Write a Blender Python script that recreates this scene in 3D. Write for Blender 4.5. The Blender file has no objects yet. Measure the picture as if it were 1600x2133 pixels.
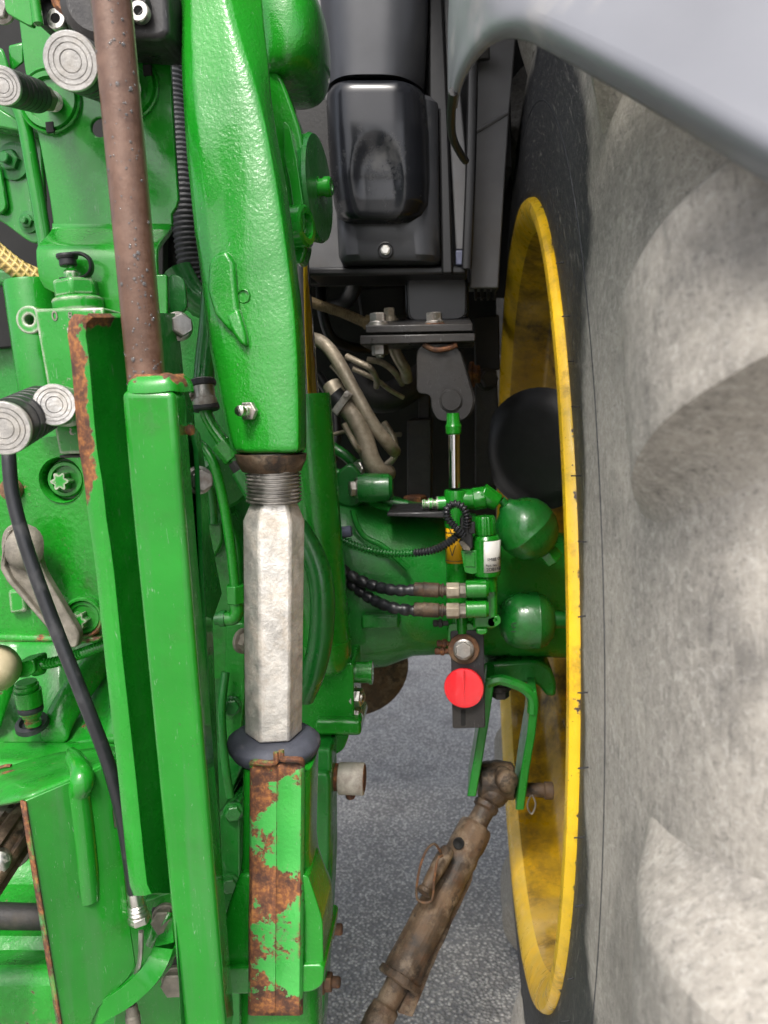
import bpy, bmesh, math, random
from mathutils import Vector, Matrix, noise as mnoise
random.seed(7)
rad = math.radians
SC = bpy.context.scene
COL = SC.collection
# ------------------------------------------------------------------ camera
CAMH = 1.23
PITCH, YAW, ROLL, FPX = rad(8), rad(5.5), rad(-2.5), 1611.0
_R = Vector((math.cos(YAW), math.sin(YAW), 0))
_F = Vector((-math.sin(YAW)*math.cos(PITCH), math.cos(YAW)*math.cos(PITCH), -math.sin(PITCH)))
_U = _R.cross(_F)
CR = _R*math.cos(ROLL) + _U*math.sin(ROLL)
CU = _U*math.cos(ROLL) - _R*math.sin(ROLL)
CF = _F
CAM = Vector((0, 0, CAMH))
cd = bpy.data.cameras.new('camera')
cam = bpy.data.objects.new('camera', cd); COL.objects.link(cam)
cam.matrix_world = Matrix(((CR.x, CU.x, -CF.x, CAM.x), (CR.y, CU.y, -CF.y, CAM.y), (CR.z, CU.z, -CF.z, CAM.z), (0, 0, 0, 1)))
cd.sensor_fit = 'VERTICAL'; cd.sensor_height = 36; cd.lens = FPX/2133*36
cd.clip_start = 0.02; cd.clip_end = 1000
cd.dof.use_dof = True; cd.dof.focus_distance = 0.82; cd.dof.aperture_fstop = 8.5
SC.camera = cam
# ------------------------------------------------------------------ light
W = bpy.data.worlds.new('World'); SC.world = W; W.use_nodes = True
wn = W.node_tree; wn.nodes.clear()
sky = wn.nodes.new('ShaderNodeTexSky'); sky.sky_type = 'NISHITA'; sky.sun_disc = False
SUN_EL, SUN_AZ = rad(54), rad(190)       # azimuth clockwise from +Y: behind the camera, to its left
sky.sun_elevation = SUN_EL; sky.sun_rotation = SUN_AZ; sky.dust_density = 5.0; sky.air_density = 0.8; sky.ozone_density = 1.0
bg = wn.nodes.new('ShaderNodeBackground'); bg.inputs[1].default_value = 0.15
wo = wn.nodes.new('ShaderNodeOutputWorld')
hs_ = wn.nodes.new('ShaderNodeHueSaturation'); hs_.inputs['Saturation'].default_value = .45   # thin white overcast
wn.links.new(sky.outputs[0], hs_.inputs['Color']); wn.links.new(hs_.outputs[0], bg.inputs[0]); wn.links.new(bg.outputs[0], wo.inputs[0])
sl = bpy.data.lights.new('sun', 'SUN'); sl.energy = 1.5; sl.angle = rad(13); sl.color = (1, .96, .9)
so = bpy.data.objects.new('sun', sl); COL.objects.link(so)
sd = Vector((math.sin(SUN_AZ)*math.cos(SUN_EL), math.cos(SUN_AZ)*math.cos(SUN_EL), math.sin(SUN_EL)))
so.rotation_euler = sd.to_track_quat('Z', 'Y').to_euler()
SC.view_settings.view_transform = 'Standard'; SC.view_settings.look = 'None'
SC.view_settings.gamma = 1; SC.view_settings.exposure = 0.88
SC.view_settings.use_curve_mapping = False
try:
    SC.cycles.use_denoising = True; SC.cycles.max_bounces = 8; SC.cycles.caustics_reflective = False; SC.cycles.caustics_refractive = False
except Exception: pass

# ------------------------------------------------------------------ pixel of the photograph -> point in the place
def A(x, y, Y):
    d = CF*FPX + CR*(x-800) + CU*(1066.5-y)
    return CAM + d*(Y/d.y)
def S(x, y, Y):
    return (A(x, y, Y)-CAM).dot(CF)/FPX
def PL(l, Y=None):
    return [A(p[0], p[1], p[2] if len(p) > 2 else Y) for p in l]
def V(*a): return Vector(a)

# ------------------------------------------------------------------ materials
M = {}
def nodes(name):
    m = bpy.data.materials.new(name); m.use_nodes = True; t = m.node_tree; t.nodes.clear()
    o = t.nodes.new('ShaderNodeOutputMaterial'); b = t.nodes.new('ShaderNodeBsdfPrincipled')
    t.links.new(b.outputs[0], o.inputs[0]); M[name] = m
    return m, t, b
class G:
    """small node-graph writer"""
    def __init__(s, t): s.t = t; s.tc = None
    def n(s, kind, **kw):
        x = s.t.nodes.new('ShaderNode'+kind)
        for k, v in kw.items(): setattr(x, k, v)
        return x
    def l(s, a, b): s.t.links.new(a, b)
    def put(s, sock, v):
        if hasattr(v, 'is_linked') or hasattr(v, 'links'): s.l(v, sock)
        else: sock.default_value = v
    def co(s):
        if s.tc is None: s.tc = s.n('TexCoord')
        return s.tc.outputs['Object']
    def noise(s, scale, detail=4, rough=.55, dist=0, vec=None, stretch=None):
        x = s.n('TexNoise'); x.inputs['Scale'].default_value = scale; x.inputs['Detail'].default_value = detail
        x.inputs['Roughness'].default_value = rough; x.inputs['Distortion'].default_value = dist
        v = vec or s.co()
        if stretch:
            mp = s.n('Mapping'); mp.inputs['Scale'].default_value = stretch; s.l(v, mp.inputs[0]); v = mp.outputs[0]
        s.l(v, x.inputs['Vector'])
        return x.outputs[0]
    def voro(s, scale, feature='F1', out=0):
        x = s.n('TexVoronoi', feature=feature); x.inputs['Scale'].default_value = scale; s.l(s.co(), x.inputs['Vector'])
        return x.outputs[out]
    def ramp(s, v, a, b, lo=0., hi=1.):
        x = s.n('MapRange'); x.clamp = True
        s.put(x.inputs[0], v)
        for i, q in zip((1, 2, 3, 4), (a, b, lo, hi)): x.inputs[i].default_value = q
        return x.outputs[0]
    def math(s, op, a, b=0.):
        x = s.n('Math', operation=op); s.put(x.inputs[0], a); s.put(x.inputs[1], b); return x.outputs[0]
    def mix(s, f, a, b):
        x = s.n('Mix', data_type='RGBA'); s.put(x.inputs[0], f)
        for i, q in ((6, a), (7, b)):
            if isinstance(q, (tuple, list)): x.inputs[i].default_value = (*q[:3], 1)
            else: s.l(q, x.inputs[i])
        return x.outputs[2]
    def fmix(s, f, a, b):
        x = s.n('Mix'); s.put(x.inputs[0], f); s.put(x.inputs[2], a); s.put(x.inputs[3], b); return x.outputs[0]
    def bump(s, h, strength, dist=.002, prev=None):
        x = s.n('Bump'); x.inputs['Strength'].default_value = strength; x.inputs['Distance'].default_value = dist
        s.l(h, x.inputs['Height'])
        if prev is not None: s.l(prev, x.inputs['Normal'])
        return x.outputs[0]
    def attr(s, name):
        x = s.n('Attribute'); x.attribute_name = name; return x.outputs['Fac']
    def edge(s, radius=.003):
        b = s.n('Bevel', samples=4); b.inputs[0].default_value = radius
        g = s.n('NewGeometry'); d = s.n('VectorMath', operation='DOT_PRODUCT'); s.l(b.outputs[0], d.inputs[0]); s.l(g.outputs['Normal'], d.inputs[1])
        return s.ramp(d.outputs['Value'], .88, .998, 1., 0.)
RUST_D, RUST_M, RUST_O = (.060, .027, .018), (.185, .070, .030), (.40, .165, .045)
def rust_col(g, scale=60):
    a = g.noise(scale, 8, .7); b = g.noise(scale*4, 4, .6)
    c = g.mix(g.ramp(a, .38, .58), RUST_D, RUST_M)
    return g.mix(g.math('MULTIPLY', g.ramp(b, .45, .7), g.ramp(a, .42, .62)), c, RUST_O)
def paint(name, col, rough=.28, cast=0., castscale=260, chip=.0, chipscale=45, edge=0., bare=None, dirt=.25, coat=.35, dirtcol=(.035, .028, .016), streak=0., cover=0.):
    """glossy enamel over metal; 'cast' = sand-cast relief under it, chips show rust or bare metal, attribute 'wear' adds chips"""
    m, t, b = nodes(name); g = G(t)
    v = g.noise(9, 5, .6)
    c = g.mix(g.ramp(v, .3, .75), tuple(x*.80 for x in col), tuple(min(1, x*1.16+.003) for x in col))
    c = g.mix(g.ramp(g.noise(3.5, 4, .6), .45, .68, 0, .45), c, (col[0]*1.5+.012, min(1, col[1]*1.18+.01), col[2]*1.1))
    if streak:
        sn = g.noise(60, 5, .6, stretch=(1, 1, .06)); c = g.mix(g.ramp(sn, .5, .75, 0, streak), c, tuple(x*.55+.06 for x in col))
    # grime in fine specks and clouds
    dn = g.math('MULTIPLY', g.ramp(g.noise(26, 9, .72), .50-cover, .74-cover), g.ramp(g.noise(7, 3, .5), .38-cover, .62-cover))
    sp = g.ramp(g.noise(420, 2, .5), .70, .76)
    dm = g.math('MAXIMUM', g.math('MULTIPLY', dn, dirt), g.math('MULTIPLY', sp, min(1., dirt*1.5)))
    c = g.mix(dm, c, dirtcol)
    sc = g.ramp(g.noise(30, 2, .5, 2.5, stretch=(14, 14, 1.6)), .705, .73, 0, .42); c = g.mix(sc, c, tuple(x*.4+.33 for x in col))
    nz = g.noise(chipscale, 9, .68)
    wear = g.attr('wear')
    e = g.math('ADD', nz, g.math('MULTIPLY', wear, .45))
    if edge: e = g.math('ADD', e, g.math('MULTIPLY', g.edge(.0045), edge))
    th = .86 - chip
    mask = g.ramp(e, th, th+.012)
    rc = rust_col(g) if bare is None else g.mix(g.ramp(g.noise(90, 6, .7), .4, .65), bare, tuple(x*.5 for x in bare))
    rim = g.ramp(e, th-.02, th)          # primer showing round a chip
    c = g.mix(g.math('MULTIPLY', rim, .4), c, (.2, .2, .13))
    c = g.mix(mask, c, rc)
    g.l(c, b.inputs['Base Color'])
    rr = g.fmix(dm, g.fmix(g.ramp(g.noise(34, 6, .65), .35, .65), rough*.55, rough*1.7), .75)
    g.l(g.fmix(mask, rr, .8 if bare is None else .45), b.inputs['Roughness'])
    if bare is not None: g.l(g.math('MULTIPLY', mask, .35), b.inputs['Metallic'])
    g.l(g.fmix(mask, coat, 0.), b.inputs['Coat Weight']); b.inputs['Coat Roughness'].default_value = .06
    nb = None
    if cast: nb = g.bump(g.noise(castscale, 3, .55), cast, .0016)
    nb = g.bump(g.noise(60, 3, .5), .22, .002, nb); nb = g.bump(g.noise(700, 2, .5), .06, .001, nb)
    nb = g.bump(g.math('SUBTRACT', 1., mask), .5, .0008, nb)
    g.l(nb, b.inputs['Normal'])
    return m
GREEN = (.006, .215, .010)
paint('green_sheet', GREEN, .16, 0, chip=.02, edge=.10, dirt=.42, streak=.5)
paint('green_clean', (.007, .225, .011), .22, 0, chip=.0, edge=.06, dirt=.15, streak=.15)
paint('green_cast', (.007, .225, .011), .17, .36, 300, chip=.02, edge=.08, dirt=.2)
paint('green_cast_rough', (.007, .235, .011), .3, .7, 150, chip=.235, chipscale=20, edge=.06, dirt=.8)
paint('green_dirty', (.007, .235, .012), .34, .5, 160, chip=.20, chipscale=20, dirt=1.)
paint('green_dark', (.006, .16, .018), .32, .3, 180, chip=.03, dirt=.5)
paint('green_bare', (.007, .26, .014), .26, .1, chip=.225, chipscale=50, edge=.5, bare=(.66, .60, .55), dirt=.2)
paint('green_rusty', (.03, .33, .045), .35, .25, 300, chip=.315, chipscale=19, edge=.08, dirt=.3)
paint('green_strap', (.055, .40, .07), .4, .3, 300, chip=.305, chipscale=19, edge=.06, dirt=.3, coat=.1)
paint('green_wear', (.007, .25, .012), .26, 0, chip=.05, chipscale=34, edge=.03, dirt=.2, streak=.2)
paint('green_axle', (.006, .215, .018), .36, .45, 300, chip=.02, dirt=.55)
paint('yellow_rim', (.80, .51, .006), .34, 0, chip=.12, chipscale=46, edge=.05, bare=(.075, .055, .05), dirt=.95, dirtcol=(.045, .032, .012), coat=.2)
paint('yellow_dish', (.60, .36, .006), .3, 0, chip=.03, dirt=.85, cover=.10, dirtcol=(.06, .042, .014), coat=.35)
paint('black_paint', (.022, .022, .024), .42, .15, chip=.05, chipscale=38, dirt=.2, coat=.05)

def simple(name, col, rough=.5, metal=0., var=.25, scale=40, bump=0., bscale=300, dirt=0., dirtcol=(.1, .085, .06), coat=0., spec=.5):
    m, t, b = nodes(name); g = G(t)
    v = g.noise(scale, 6, .6)
    c = g.mix(g.ramp(v, .3, .7), tuple(x*(1-var) for x in col), tuple(min(1, x*(1+var)) for x in col))
    rr = g.fmix(v, rough*.8, min(1, rough*1.25))
    if dirt:
        d = g.ramp(g.noise(scale*.6, 8, .7), .62-dirt*.35, .74); c = g.mix(g.math('MULTIPLY', d, .85), c, dirtcol); rr = g.fmix(d, rr, .85)
        if metal: g.l(g.fmix(d, metal, 0.), b.inputs['Metallic'])
    elif metal: b.inputs['Metallic'].default_value = metal
    g.l(c, b.inputs['Base Color']); g.l(rr, b.inputs['Roughness'])
    b.inputs['Coat Weight'].default_value = coat; b.inputs['Specular IOR Level'].default_value = spec
    if bump: g.l(g.bump(g.noise(bscale, 4, .6), bump, .0015), b.inputs['Normal'])
    return m
simple('steel', (.46, .44, .41), .38, 1., .3, 60, .2, 500, .35, (.12, .07, .04))
simple('steel_hex', (.70, .67, .62), .42, .6, .3, 70, .5, 330, .45, (.36, .28, .19))
simple('zinc', (.62, .60, .55), .28, 1., .2, 80, .1, 400, .25, (.25, .2, .13))
simple('coupler_face', (.60, .58, .55), .36, .85, .25, 90, .3, 500, .3, (.30, .27, .22))
simple('coupler_black', (.03, .03, .032), .4, .5, .3, 80, .2, 500, .3, (.08, .075, .065))
simple('chrome', (.82, .82, .83), .06, 1., .02)
simple('rubber', (.022, .023, .027), .55, 0, .3, 60, .25, 300, .25, (.09, .09, .095))
simple('rubber_gloss', (.018, .019, .022), .33, 0, .2, 60, .08, 200, .2, (.06, .06, .062))
simple('rubber_grey', (.06, .065, .085), .62, 0, .25, 50, .3, 400, .25, (.17, .17, .18))
simple('plastic_black', (.014, .014, .015), .38, 0, .2, 60, .1, 500)
simple('cab_panel', (.042, .044, .050), .32, 0, .12, 20, .06, 900, .12, (.10, .10, .10))
simple('cab_cap', (.011, .012, .015), .2, 0, .15, 20, .05, 900, .18, (.07, .07, .068))
simple('cab_side', (.13, .13, .135), .5, 0, .15, 12, .06, 700, .2, (.13, .12, .11))
simple('fender_grey', (.185, .19, .21), .36, 0, .06, 12, .05, 600, .08, (.3, .29, .28))
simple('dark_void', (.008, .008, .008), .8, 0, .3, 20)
simple('dark_metal', (.030, .028, .027), .55, .2, .4, 40, .4, 200, .3, (.07, .055, .04))
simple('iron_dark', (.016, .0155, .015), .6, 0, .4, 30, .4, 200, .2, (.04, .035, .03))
simple('pipe_tan', (.44, .38, .29), .4, .45, .3, 50, .25, 240, .5, (.15, .105, .06))
simple('hose_tan', (.20, .145, .065), .6, 0, .3, 60, .3, 300, .4, (.09, .06, .03))
simple('brown_rod', (.125, .066, .042), .36, .25, .3, 34, .22, 260, .45, (.20, .12, .085), coat=.3)
simple('lever_grey', (.26, .235, .195), .55, .5, .3, 70, .4, 300, .45, (.09, .08, .055))
simple('cream', (.50, .42, .27), .5, 0, .15, 30, .1, 200, .3, (.25, .19, .1))
simple('white_cap', (.62, .58, .50), .45, .2, .15, 50, .2, 200, .4, (.15, .06, .03))
simple('label_white', (.80, .79, .74), .5, 0, .04)
simple('ink', (.03, .03, .03), .6)
simple('decal_yellow', (.80, .42, .008), .4, 0, .06)
simple('blue_grey', (.12, .13, .2), .45)
simple('teal_seal', (.02, .26, .22), .35, 0, .4, 150)
def rustmat(name, tint=1., scale=50, rough=.75, mud=.0):
    m, t, b = nodes(name); g = G(t)
    c = rust_col(g, scale)
    if mud:
        c = g.mix(g.ramp(g.noise(14, 6, .65), .40, .62, 0, mud), c, (.115, .082, .05))
        c = g.mix(g.ramp(g.noise(40, 6, .7), .55, .7, 0, .7), c, (.035, .028, .02))
    g.l(c, b.inputs['Base Color']); b.inputs['Roughness'].default_value = rough
    g.l(g.bump(g.noise(220, 6, .7), .5, .002), b.inputs['Normal'])
rustmat('rust'); rustmat('rust_mud', mud=.9, scale=30)
def mud_pipe():
    m, t, b = nodes('bar_mud'); g = G(t)
    a = g.noise(16, 7, .66)
    c = g.mix(g.ramp(a, .38, .60), (.030, .022, .016), (.135, .085, .048))
    c = g.mix(g.ramp(g.noise(55, 6, .7), .52, .66, 0, .6), c, (.10, .045, .02))
    c = g.mix(g.ramp(g.noise(24, 7, .7), .50, .64, 0, .75), c, (.25, .19, .13)); c = g.mix(g.ramp(g.noise(38, 8, .72), .54, .62, 0, .85), c, (.018, .014, .011))
    g.l(c, b.inputs['Base Color']); g.l(g.ramp(a, .3, .7, .45, .8), b.inputs['Roughness'])
    g.l(g.bump(g.noise(160, 6, .7), .45, .002), b.inputs['Normal'])
mud_pipe()
def asphalt():
    m, t, b = nodes('asphalt'); g = G(t)
    x = g.n('TexVoronoi'); x.inputs['Scale'].default_value = 135; g.l(g.co(), x.inputs['Vector'])
    bw = g.n('RGBToBW'); g.l(x.outputs[1], bw.inputs[0])
    c = g.mix(g.ramp(bw.outputs[0], .25, .95), (.35, .334, .31), (.78, .75, .70))
    gap = g.ramp(x.outputs[0], .30, .62); c = g.mix(gap, c, (.24, .233, .224))
    c = g.mix(g.ramp(g.noise(900, 2, .5), .6, .75, 0, .5), c, (.36, .36, .37))
    c = g.mix(g.ramp(g.noise(5.5, 7, .68), .54, .70, 0, .6), c, (.13, .127, .123))
    g.l(c, b.inputs['Base Color']); g.l(g.ramp(g.noise(6, 4), .4, .6, .5, .85), b.inputs['Roughness'])
    h = g.math('SUBTRACT', 1., x.outputs[0])
    g.l(g.bump(h, .9, .006), b.inputs['Normal'])
asphalt()
def tyre_mat():
    m, t, b = nodes('tyre_rubber'); g = G(t)
    co = g.n('SeparateXYZ'); g.l(g.co(), co.inputs[0])
    r = g.math('SQRT', g.math('ADD', g.math('POWER', co.outputs[1], 2.), g.math('POWER', co.outputs[2], 2.)))
    n1 = g.noise(7, 5, .6); n2 = g.noise(150, 8, .72); n3 = g.noise(5, 3, .5, 1.)
    fib = g.noise(85, 7, .72, 2.2)
    dust = g.mix(g.ramp(n2, .3, .7), (.19, .176, .156), (.40, .372, .33))
    dust = g.mix(g.ramp(n1, .44, .72, 0, .5), dust, (.54, .495, .425))
    dust = g.mix(g.ramp(fib, .53, .62, 0, .40), dust, (.55, .525, .48))
    dust = g.mix(g.ramp(g.noise(420, 3, .6), .58, .72, 0, .6), dust, (.06, .058, .056))
    # clean, scrubbed band next to the bead with an uneven edge, its extra width high on the wall painted in as fender shade; blotches of damp black rubber
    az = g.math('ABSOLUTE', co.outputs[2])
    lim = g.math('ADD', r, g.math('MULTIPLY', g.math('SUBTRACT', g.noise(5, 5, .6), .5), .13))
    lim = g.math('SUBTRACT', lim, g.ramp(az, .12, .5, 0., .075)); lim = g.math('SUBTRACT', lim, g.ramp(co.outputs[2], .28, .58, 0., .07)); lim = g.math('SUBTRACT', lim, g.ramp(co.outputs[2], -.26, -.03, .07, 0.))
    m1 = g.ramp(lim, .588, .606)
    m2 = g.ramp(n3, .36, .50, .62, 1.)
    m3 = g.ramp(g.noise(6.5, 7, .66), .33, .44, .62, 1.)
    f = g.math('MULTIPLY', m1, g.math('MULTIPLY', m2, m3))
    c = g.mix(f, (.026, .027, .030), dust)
    # scuffs that run round the wheel
    th_ = g.math('ARCTAN2', co.outputs[2], co.outputs[1]); cv = g.n('CombineXYZ'); g.l(g.math('MULTIPLY', th_, 2.2), cv.inputs[0]); g.l(g.math('MULTIPLY', r, 26.), cv.inputs[1]); g.l(g.math('MULTIPLY', co.outputs[0], 14.), cv.inputs[2])
    rs = g.noise(9, 8, .7, .6, vec=cv.outputs[0])
    c = g.mix(g.ramp(rs, .56, .66, 0, .32), c, (.52, .485, .43)); c = g.mix(g.ramp(rs, .33, .43, .45, 0.), c, (.07, .067, .063))
    # scratches
    s = g.ramp(g.noise(26, 3, .5, 4., stretch=(1, 1, 1)), .496, .502); s2 = g.ramp(g.noise(26, 3, .5, 4.), .502, .508)
    sc = g.math('SUBTRACT', s, s2); c = g.mix(g.math('MULTIPLY', sc, .45), c, (.60, .58, .54))
    g.l(c, b.inputs['Base Color']); g.l(g.fmix(f, .5, .88), b.inputs['Roughness'])
    nb = g.bump(n2, .4, .003); nb = g.bump(g.noise(18, 5, .6), .14, .005, nb); nb = g.bump(g.noise(600, 3), .25, .0008, nb); g.l(nb, b.inputs['Normal'])
tyre_mat()
def braid():
    m, t, b = nodes('braid_gold'); g = G(t)
    w = g.n('TexWave', wave_type='BANDS', bands_direction='DIAGONAL'); w.inputs['Scale'].default_value = 60; w.inputs['Distortion'].default_value = .5; g.l(g.co(), w.inputs[0])
    mp = g.n('Mapping'); mp.inputs['Scale'].default_value = (1, 1, -1); g.l(g.co(), mp.inputs[0])
    w2 = g.n('TexWave', wave_type='BANDS', bands_direction='DIAGONAL'); w2.inputs['Scale'].default_value = 60; g.l(mp.outputs[0], w2.inputs[0])
    h = g.math('MAXIMUM', w.outputs[1], w2.outputs[1])
    g.l(g.mix(h, (.14, .09, .02), (.52, .38, .12)), b.inputs['Base Color']); b.inputs['Roughness'].default_value = .5
    g.l(g.bump(h, .8, .002), b.inputs['Normal'])
braid()
def reflector():
    m, t, b = nodes('reflector_red'); g = G(t)
    w = g.n('TexWave', wave_type='BANDS', bands_direction='X'); w.inputs['Scale'].default_value = 190; g.l(g.co(), w.inputs[0])
    w2 = g.n('TexWave', wave_type='BANDS', bands_direction='Z'); w2.inputs['Scale'].default_value = 190; g.l(g.co(), w2.inputs[0])
    h = g.math('MULTIPLY', w.outputs[1], w2.outputs[1])
    g.l(g.mix(g.ramp(h, 0., .7), (.80, .006, .012), (.98, .03, .05)), b.inputs['Base Color']); b.inputs['Roughness'].default_value = .2
    b.inputs['Coat Weight'].default_value = .5
    g.l(g.bump(h, .6, .001), b.inputs['Normal'])
reflector()
def water():
    m, t, b = nodes('water_bead'); b.inputs['Base Color'].default_value = (.9, .93, .95, 1); b.inputs['Roughness'].default_value = .03
    b.inputs['Transmission Weight'].default_value = .9; b.inputs['IOR'].default_value = 1.33
water()

# ------------------------------------------------------------------ mesh helpers
BASE = {}
def thing(name, label, cat, loc, group=None):
    o = bpy.data.objects.new(name, None); COL.objects.link(o); o.location = loc
    o.empty_display_size = .02
    o['label'] = label; o['category'] = cat
    if group: o['group'] = group
    BASE[o.name] = Vector(loc)
    return o
def tag(o, label, cat, group=None):
    o['label'] = label; o['category'] = cat
    if group: o['group'] = group
    return o
def mk(name, vs, fs, mat, parent=None, smooth=38, bevel=0., seg=2, sub=0, loc=None, wear=None, crease=None):
    b = BASE[parent.name] if parent is not None else (Vector(loc) if loc is not None else sum((Vector(v) for v in vs), Vector())/len(vs))
    me = bpy.data.meshes.new(name); me.from_pydata([tuple(Vector(v)-b) for v in vs], [], fs); me.validate()
    bm = bmesh.new(); bm.from_mesh(me); bmesh.ops.recalc_face_normals(bm, faces=bm.faces); bm.to_mesh(me); bm.free()
    if wear is not None:
        a = me.attributes.new('wear', 'FLOAT', 'POINT')
        for i, w in enumerate(wear): a.data[i].value = w
    if crease is not None:
        ca = me.attributes.new('crease_edge', 'FLOAT', 'EDGE')
        for ed in me.edges: ca.data[ed.index].value = crease(ed.vertices[0], ed.vertices[1])
    if isinstance(mat, str): mat = M[mat]
    me.materials.append(mat)
    for p in me.polygons: p.use_smooth = True
    if sub == 0: me.set_sharp_from_angle(angle=rad(smooth))
    o = bpy.data.objects.new(name, me); COL.objects.link(o)
    if parent is not None: o.parent = parent
    else: o.location = b
    BASE[o.name] = b
    if bevel:
        md = o.modifiers.new('bevel', 'BEVEL'); md.width = bevel; md.segments = seg; md.limit_method = 'ANGLE'; md.angle_limit = rad(32); md.harden_normals = False
    if sub:
        md = o.modifiers.new('sub', 'SUBSURF'); md.levels = sub; md.render_levels = sub
    return o
def frame(ax):
    ax = Vector(ax).normalized()
    u = ax.cross(Vector((0, 0, 1)))
    if u.length < .05: u = ax.cross(Vector((0, 1, 0)))
    u.normalize(); return ax, u, ax.cross(u)
def catmull(P, sub):
    out = []
    n = len(P)
    for i in range(n-1):
        p0, p1, p2, p3 = P[max(i-1, 0)], P[i], P[i+1], P[min(i+2, n-1)]
        for k in range(sub):
            t = k/sub
            out.append(.5*((2*p1)+(p2-p0)*t+(2*p0-5*p1+4*p2-p3)*t*t+(3*p1-p0-3*p2+p3)*t**3))
    out.append(P[-1]); return out
def sweep(pts, radii, n=14, flat=1., rot=0., up=None):
    """rings of a tube along pts"""
    vs, fs = [], []
    prev = None
    for i, p in enumerate(pts):
        d = (pts[min(i+1, len(pts)-1)]-pts[max(i-1, 0)]).normalized()
        if prev is None:
            _, u, w = frame(d)
            if up is not None: u = (Vector(up)-d*d.dot(Vector(up))).normalized()
        else:
            u = (prev-d*d.dot(prev)).normalized()
        w = d.cross(u); prev = u
        for k in range(n):
            a = 2*math.pi*k/n+rot
            vs.append(p+(u*math.cos(a)+w*math.sin(a)*flat)*radii[i])
    for i in range(len(pts)-1):
        for k in range(n):
            a, b = i*n+k, i*n+(k+1) % n
            fs.append((a, b, b+n, a+n))
    fs.append(tuple(range(n-1, -1, -1))); fs.append(tuple(range((len(pts)-1)*n, len(pts)*n)))
    return vs, fs
def tube(name, P, r, mat, parent=None, n=14, sub=7, flat=1., up=None, **kw):
    P = [Vector(p) for p in P]
    Q = catmull(P, sub) if len(P) > 2 else P
    if isinstance(r, (list, tuple)):
        R = []
        m = len(Q)-1
        for i in range(len(Q)):
            t = i/m*(len(r)-1); k = min(int(t), len(r)-2); R.append(r[k]+(r[k+1]-r[k])*(t-k))
    else: R = [r]*len(Q)
    vs, fs = sweep(Q, R, n, flat, up=up)
    return mk(name, vs, fs, mat, parent, **kw)
def corrugated(name, P, r, pitch, depth, mat, parent=None, n=14, saw=False, **kw):
    P = [Vector(p) for p in P]; Q = catmull(P, 40)
    # resample evenly
    L = [0]
    for i in range(1, len(Q)): L.append(L[-1]+(Q[i]-Q[i-1]).length)
    N = max(8, int(L[-1]/pitch*4)); out = []; R = []; j = 0
    for i in range(N+1):
        s = L[-1]*i/N
        while j < len(L)-2 and L[j+1] < s: j += 1
        t = (s-L[j])/max(1e-9, L[j+1]-L[j]); out.append(Q[j].lerp(Q[j+1], t))
        ph = i % 4
        R.append(r-(depth if (ph == 0 if saw else ph in (0, 1)) else 0))
    vs, fs = sweep(out, R, n)
    return mk(name, vs, fs, mat, parent, smooth=60, **kw)
def lathe(name, p, axis, prof, mat, parent=None, n=30, smooth=30, fn=None, **kw):
    """prof: (distance along axis, radius)"""
    ax, u, w = frame(axis); p = Vector(p)
    vs, fs = [], []
    for (a, r) in prof:
        for k in range(n):
            t = 2*math.pi*k/n; rr = r if fn is None else r*fn(t, a)
            vs.append(p+ax*a+(u*math.cos(t)+w*math.sin(t))*rr)
    for i in range(len(prof)-1):
        for k in range(n):
            a, b = i*n+k, i*n+(k+1) % n
            fs.append((a, b, b+n, a+n))
    fs.append(tuple(range(n-1, -1, -1))); fs.append(tuple(range((len(prof)-1)*n, len(prof)*n)))
    return mk(name, vs, fs, mat, parent, smooth=smooth, **kw)
def fill_loops(loops, normal):
    bm = bmesh.new()
    es = []
    for lp in loops:
        vv = [bm.verts.new(p) for p in lp]
        es += [bm.edges.new((vv[i], vv[(i+1) % len(vv)])) for i in range(len(vv))]
    bmesh.ops.triangle_fill(bm, use_beauty=True, use_dissolve=False, edges=es, normal=normal)
    bm.verts.index_update()
    vs = [v.co.copy() for v in bm.verts]; fs = [tuple(v.index for v in f.verts) for f in bm.faces]; bm.free()
    return vs, fs
def plate(name, pts, thick, mat, parent=None, dirv=(0, 1, 0), bevel=.0015, holes=(), seg=2, **kw):
    """polygon given by its front outline, thickened along dirv"""
    d = Vector(dirv).normalized()*thick; pts = [Vector(p) for p in pts]
    if not holes:
        n = len(pts); vs = pts+[p+d for p in pts]
        fs = [tuple(range(n)), tuple(range(2*n-1, n-1, -1))]+[(i, (i+1) % n, (i+1) % n+n, i+n) for i in range(n)]
    else:
        loops = [pts]+[list(h) for h in holes]
        fv, ff = fill_loops(loops, -Vector(dirv).normalized()); n = len(fv)
        vs = fv+[p+d for p in fv]; fs = list(ff)+[tuple(i+n for i in reversed(f)) for f in ff]
        o = 0
        for lp in loops:
            m = len(lp)
            for i in range(m): a, b = o+i, o+(i+1) % m; fs.append((a, b, b+n, a+n))
            o += m
    return mk(name, vs, fs, mat, parent, bevel=bevel, seg=seg, **kw)
def circle(c, r, axis=(0, -1, 0), n=24):
    ax, u, w = frame(axis); return [Vector(c)+(u*math.cos(2*math.pi*k/n)+w*math.sin(2*math.pi*k/n))*r for k in range(n)]
def rounded(pts, r, n=4):
    """round the corners of a 3-D polygon"""
    out = []; N = len(pts)
    for i in range(N):
        p, a, b = pts[i], pts[i-1], pts[(i+1) % N]
        da, db = (a-p), (b-p); q = min(r, da.length*.45, db.length*.45)
        s, e = p+da.normalized()*q, p+db.normalized()*q
        for k in range(n+1):
            t = k/n; out.append(s*(1-t)**2+p*2*t*(1-t)+e*t*t)
    return out
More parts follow.
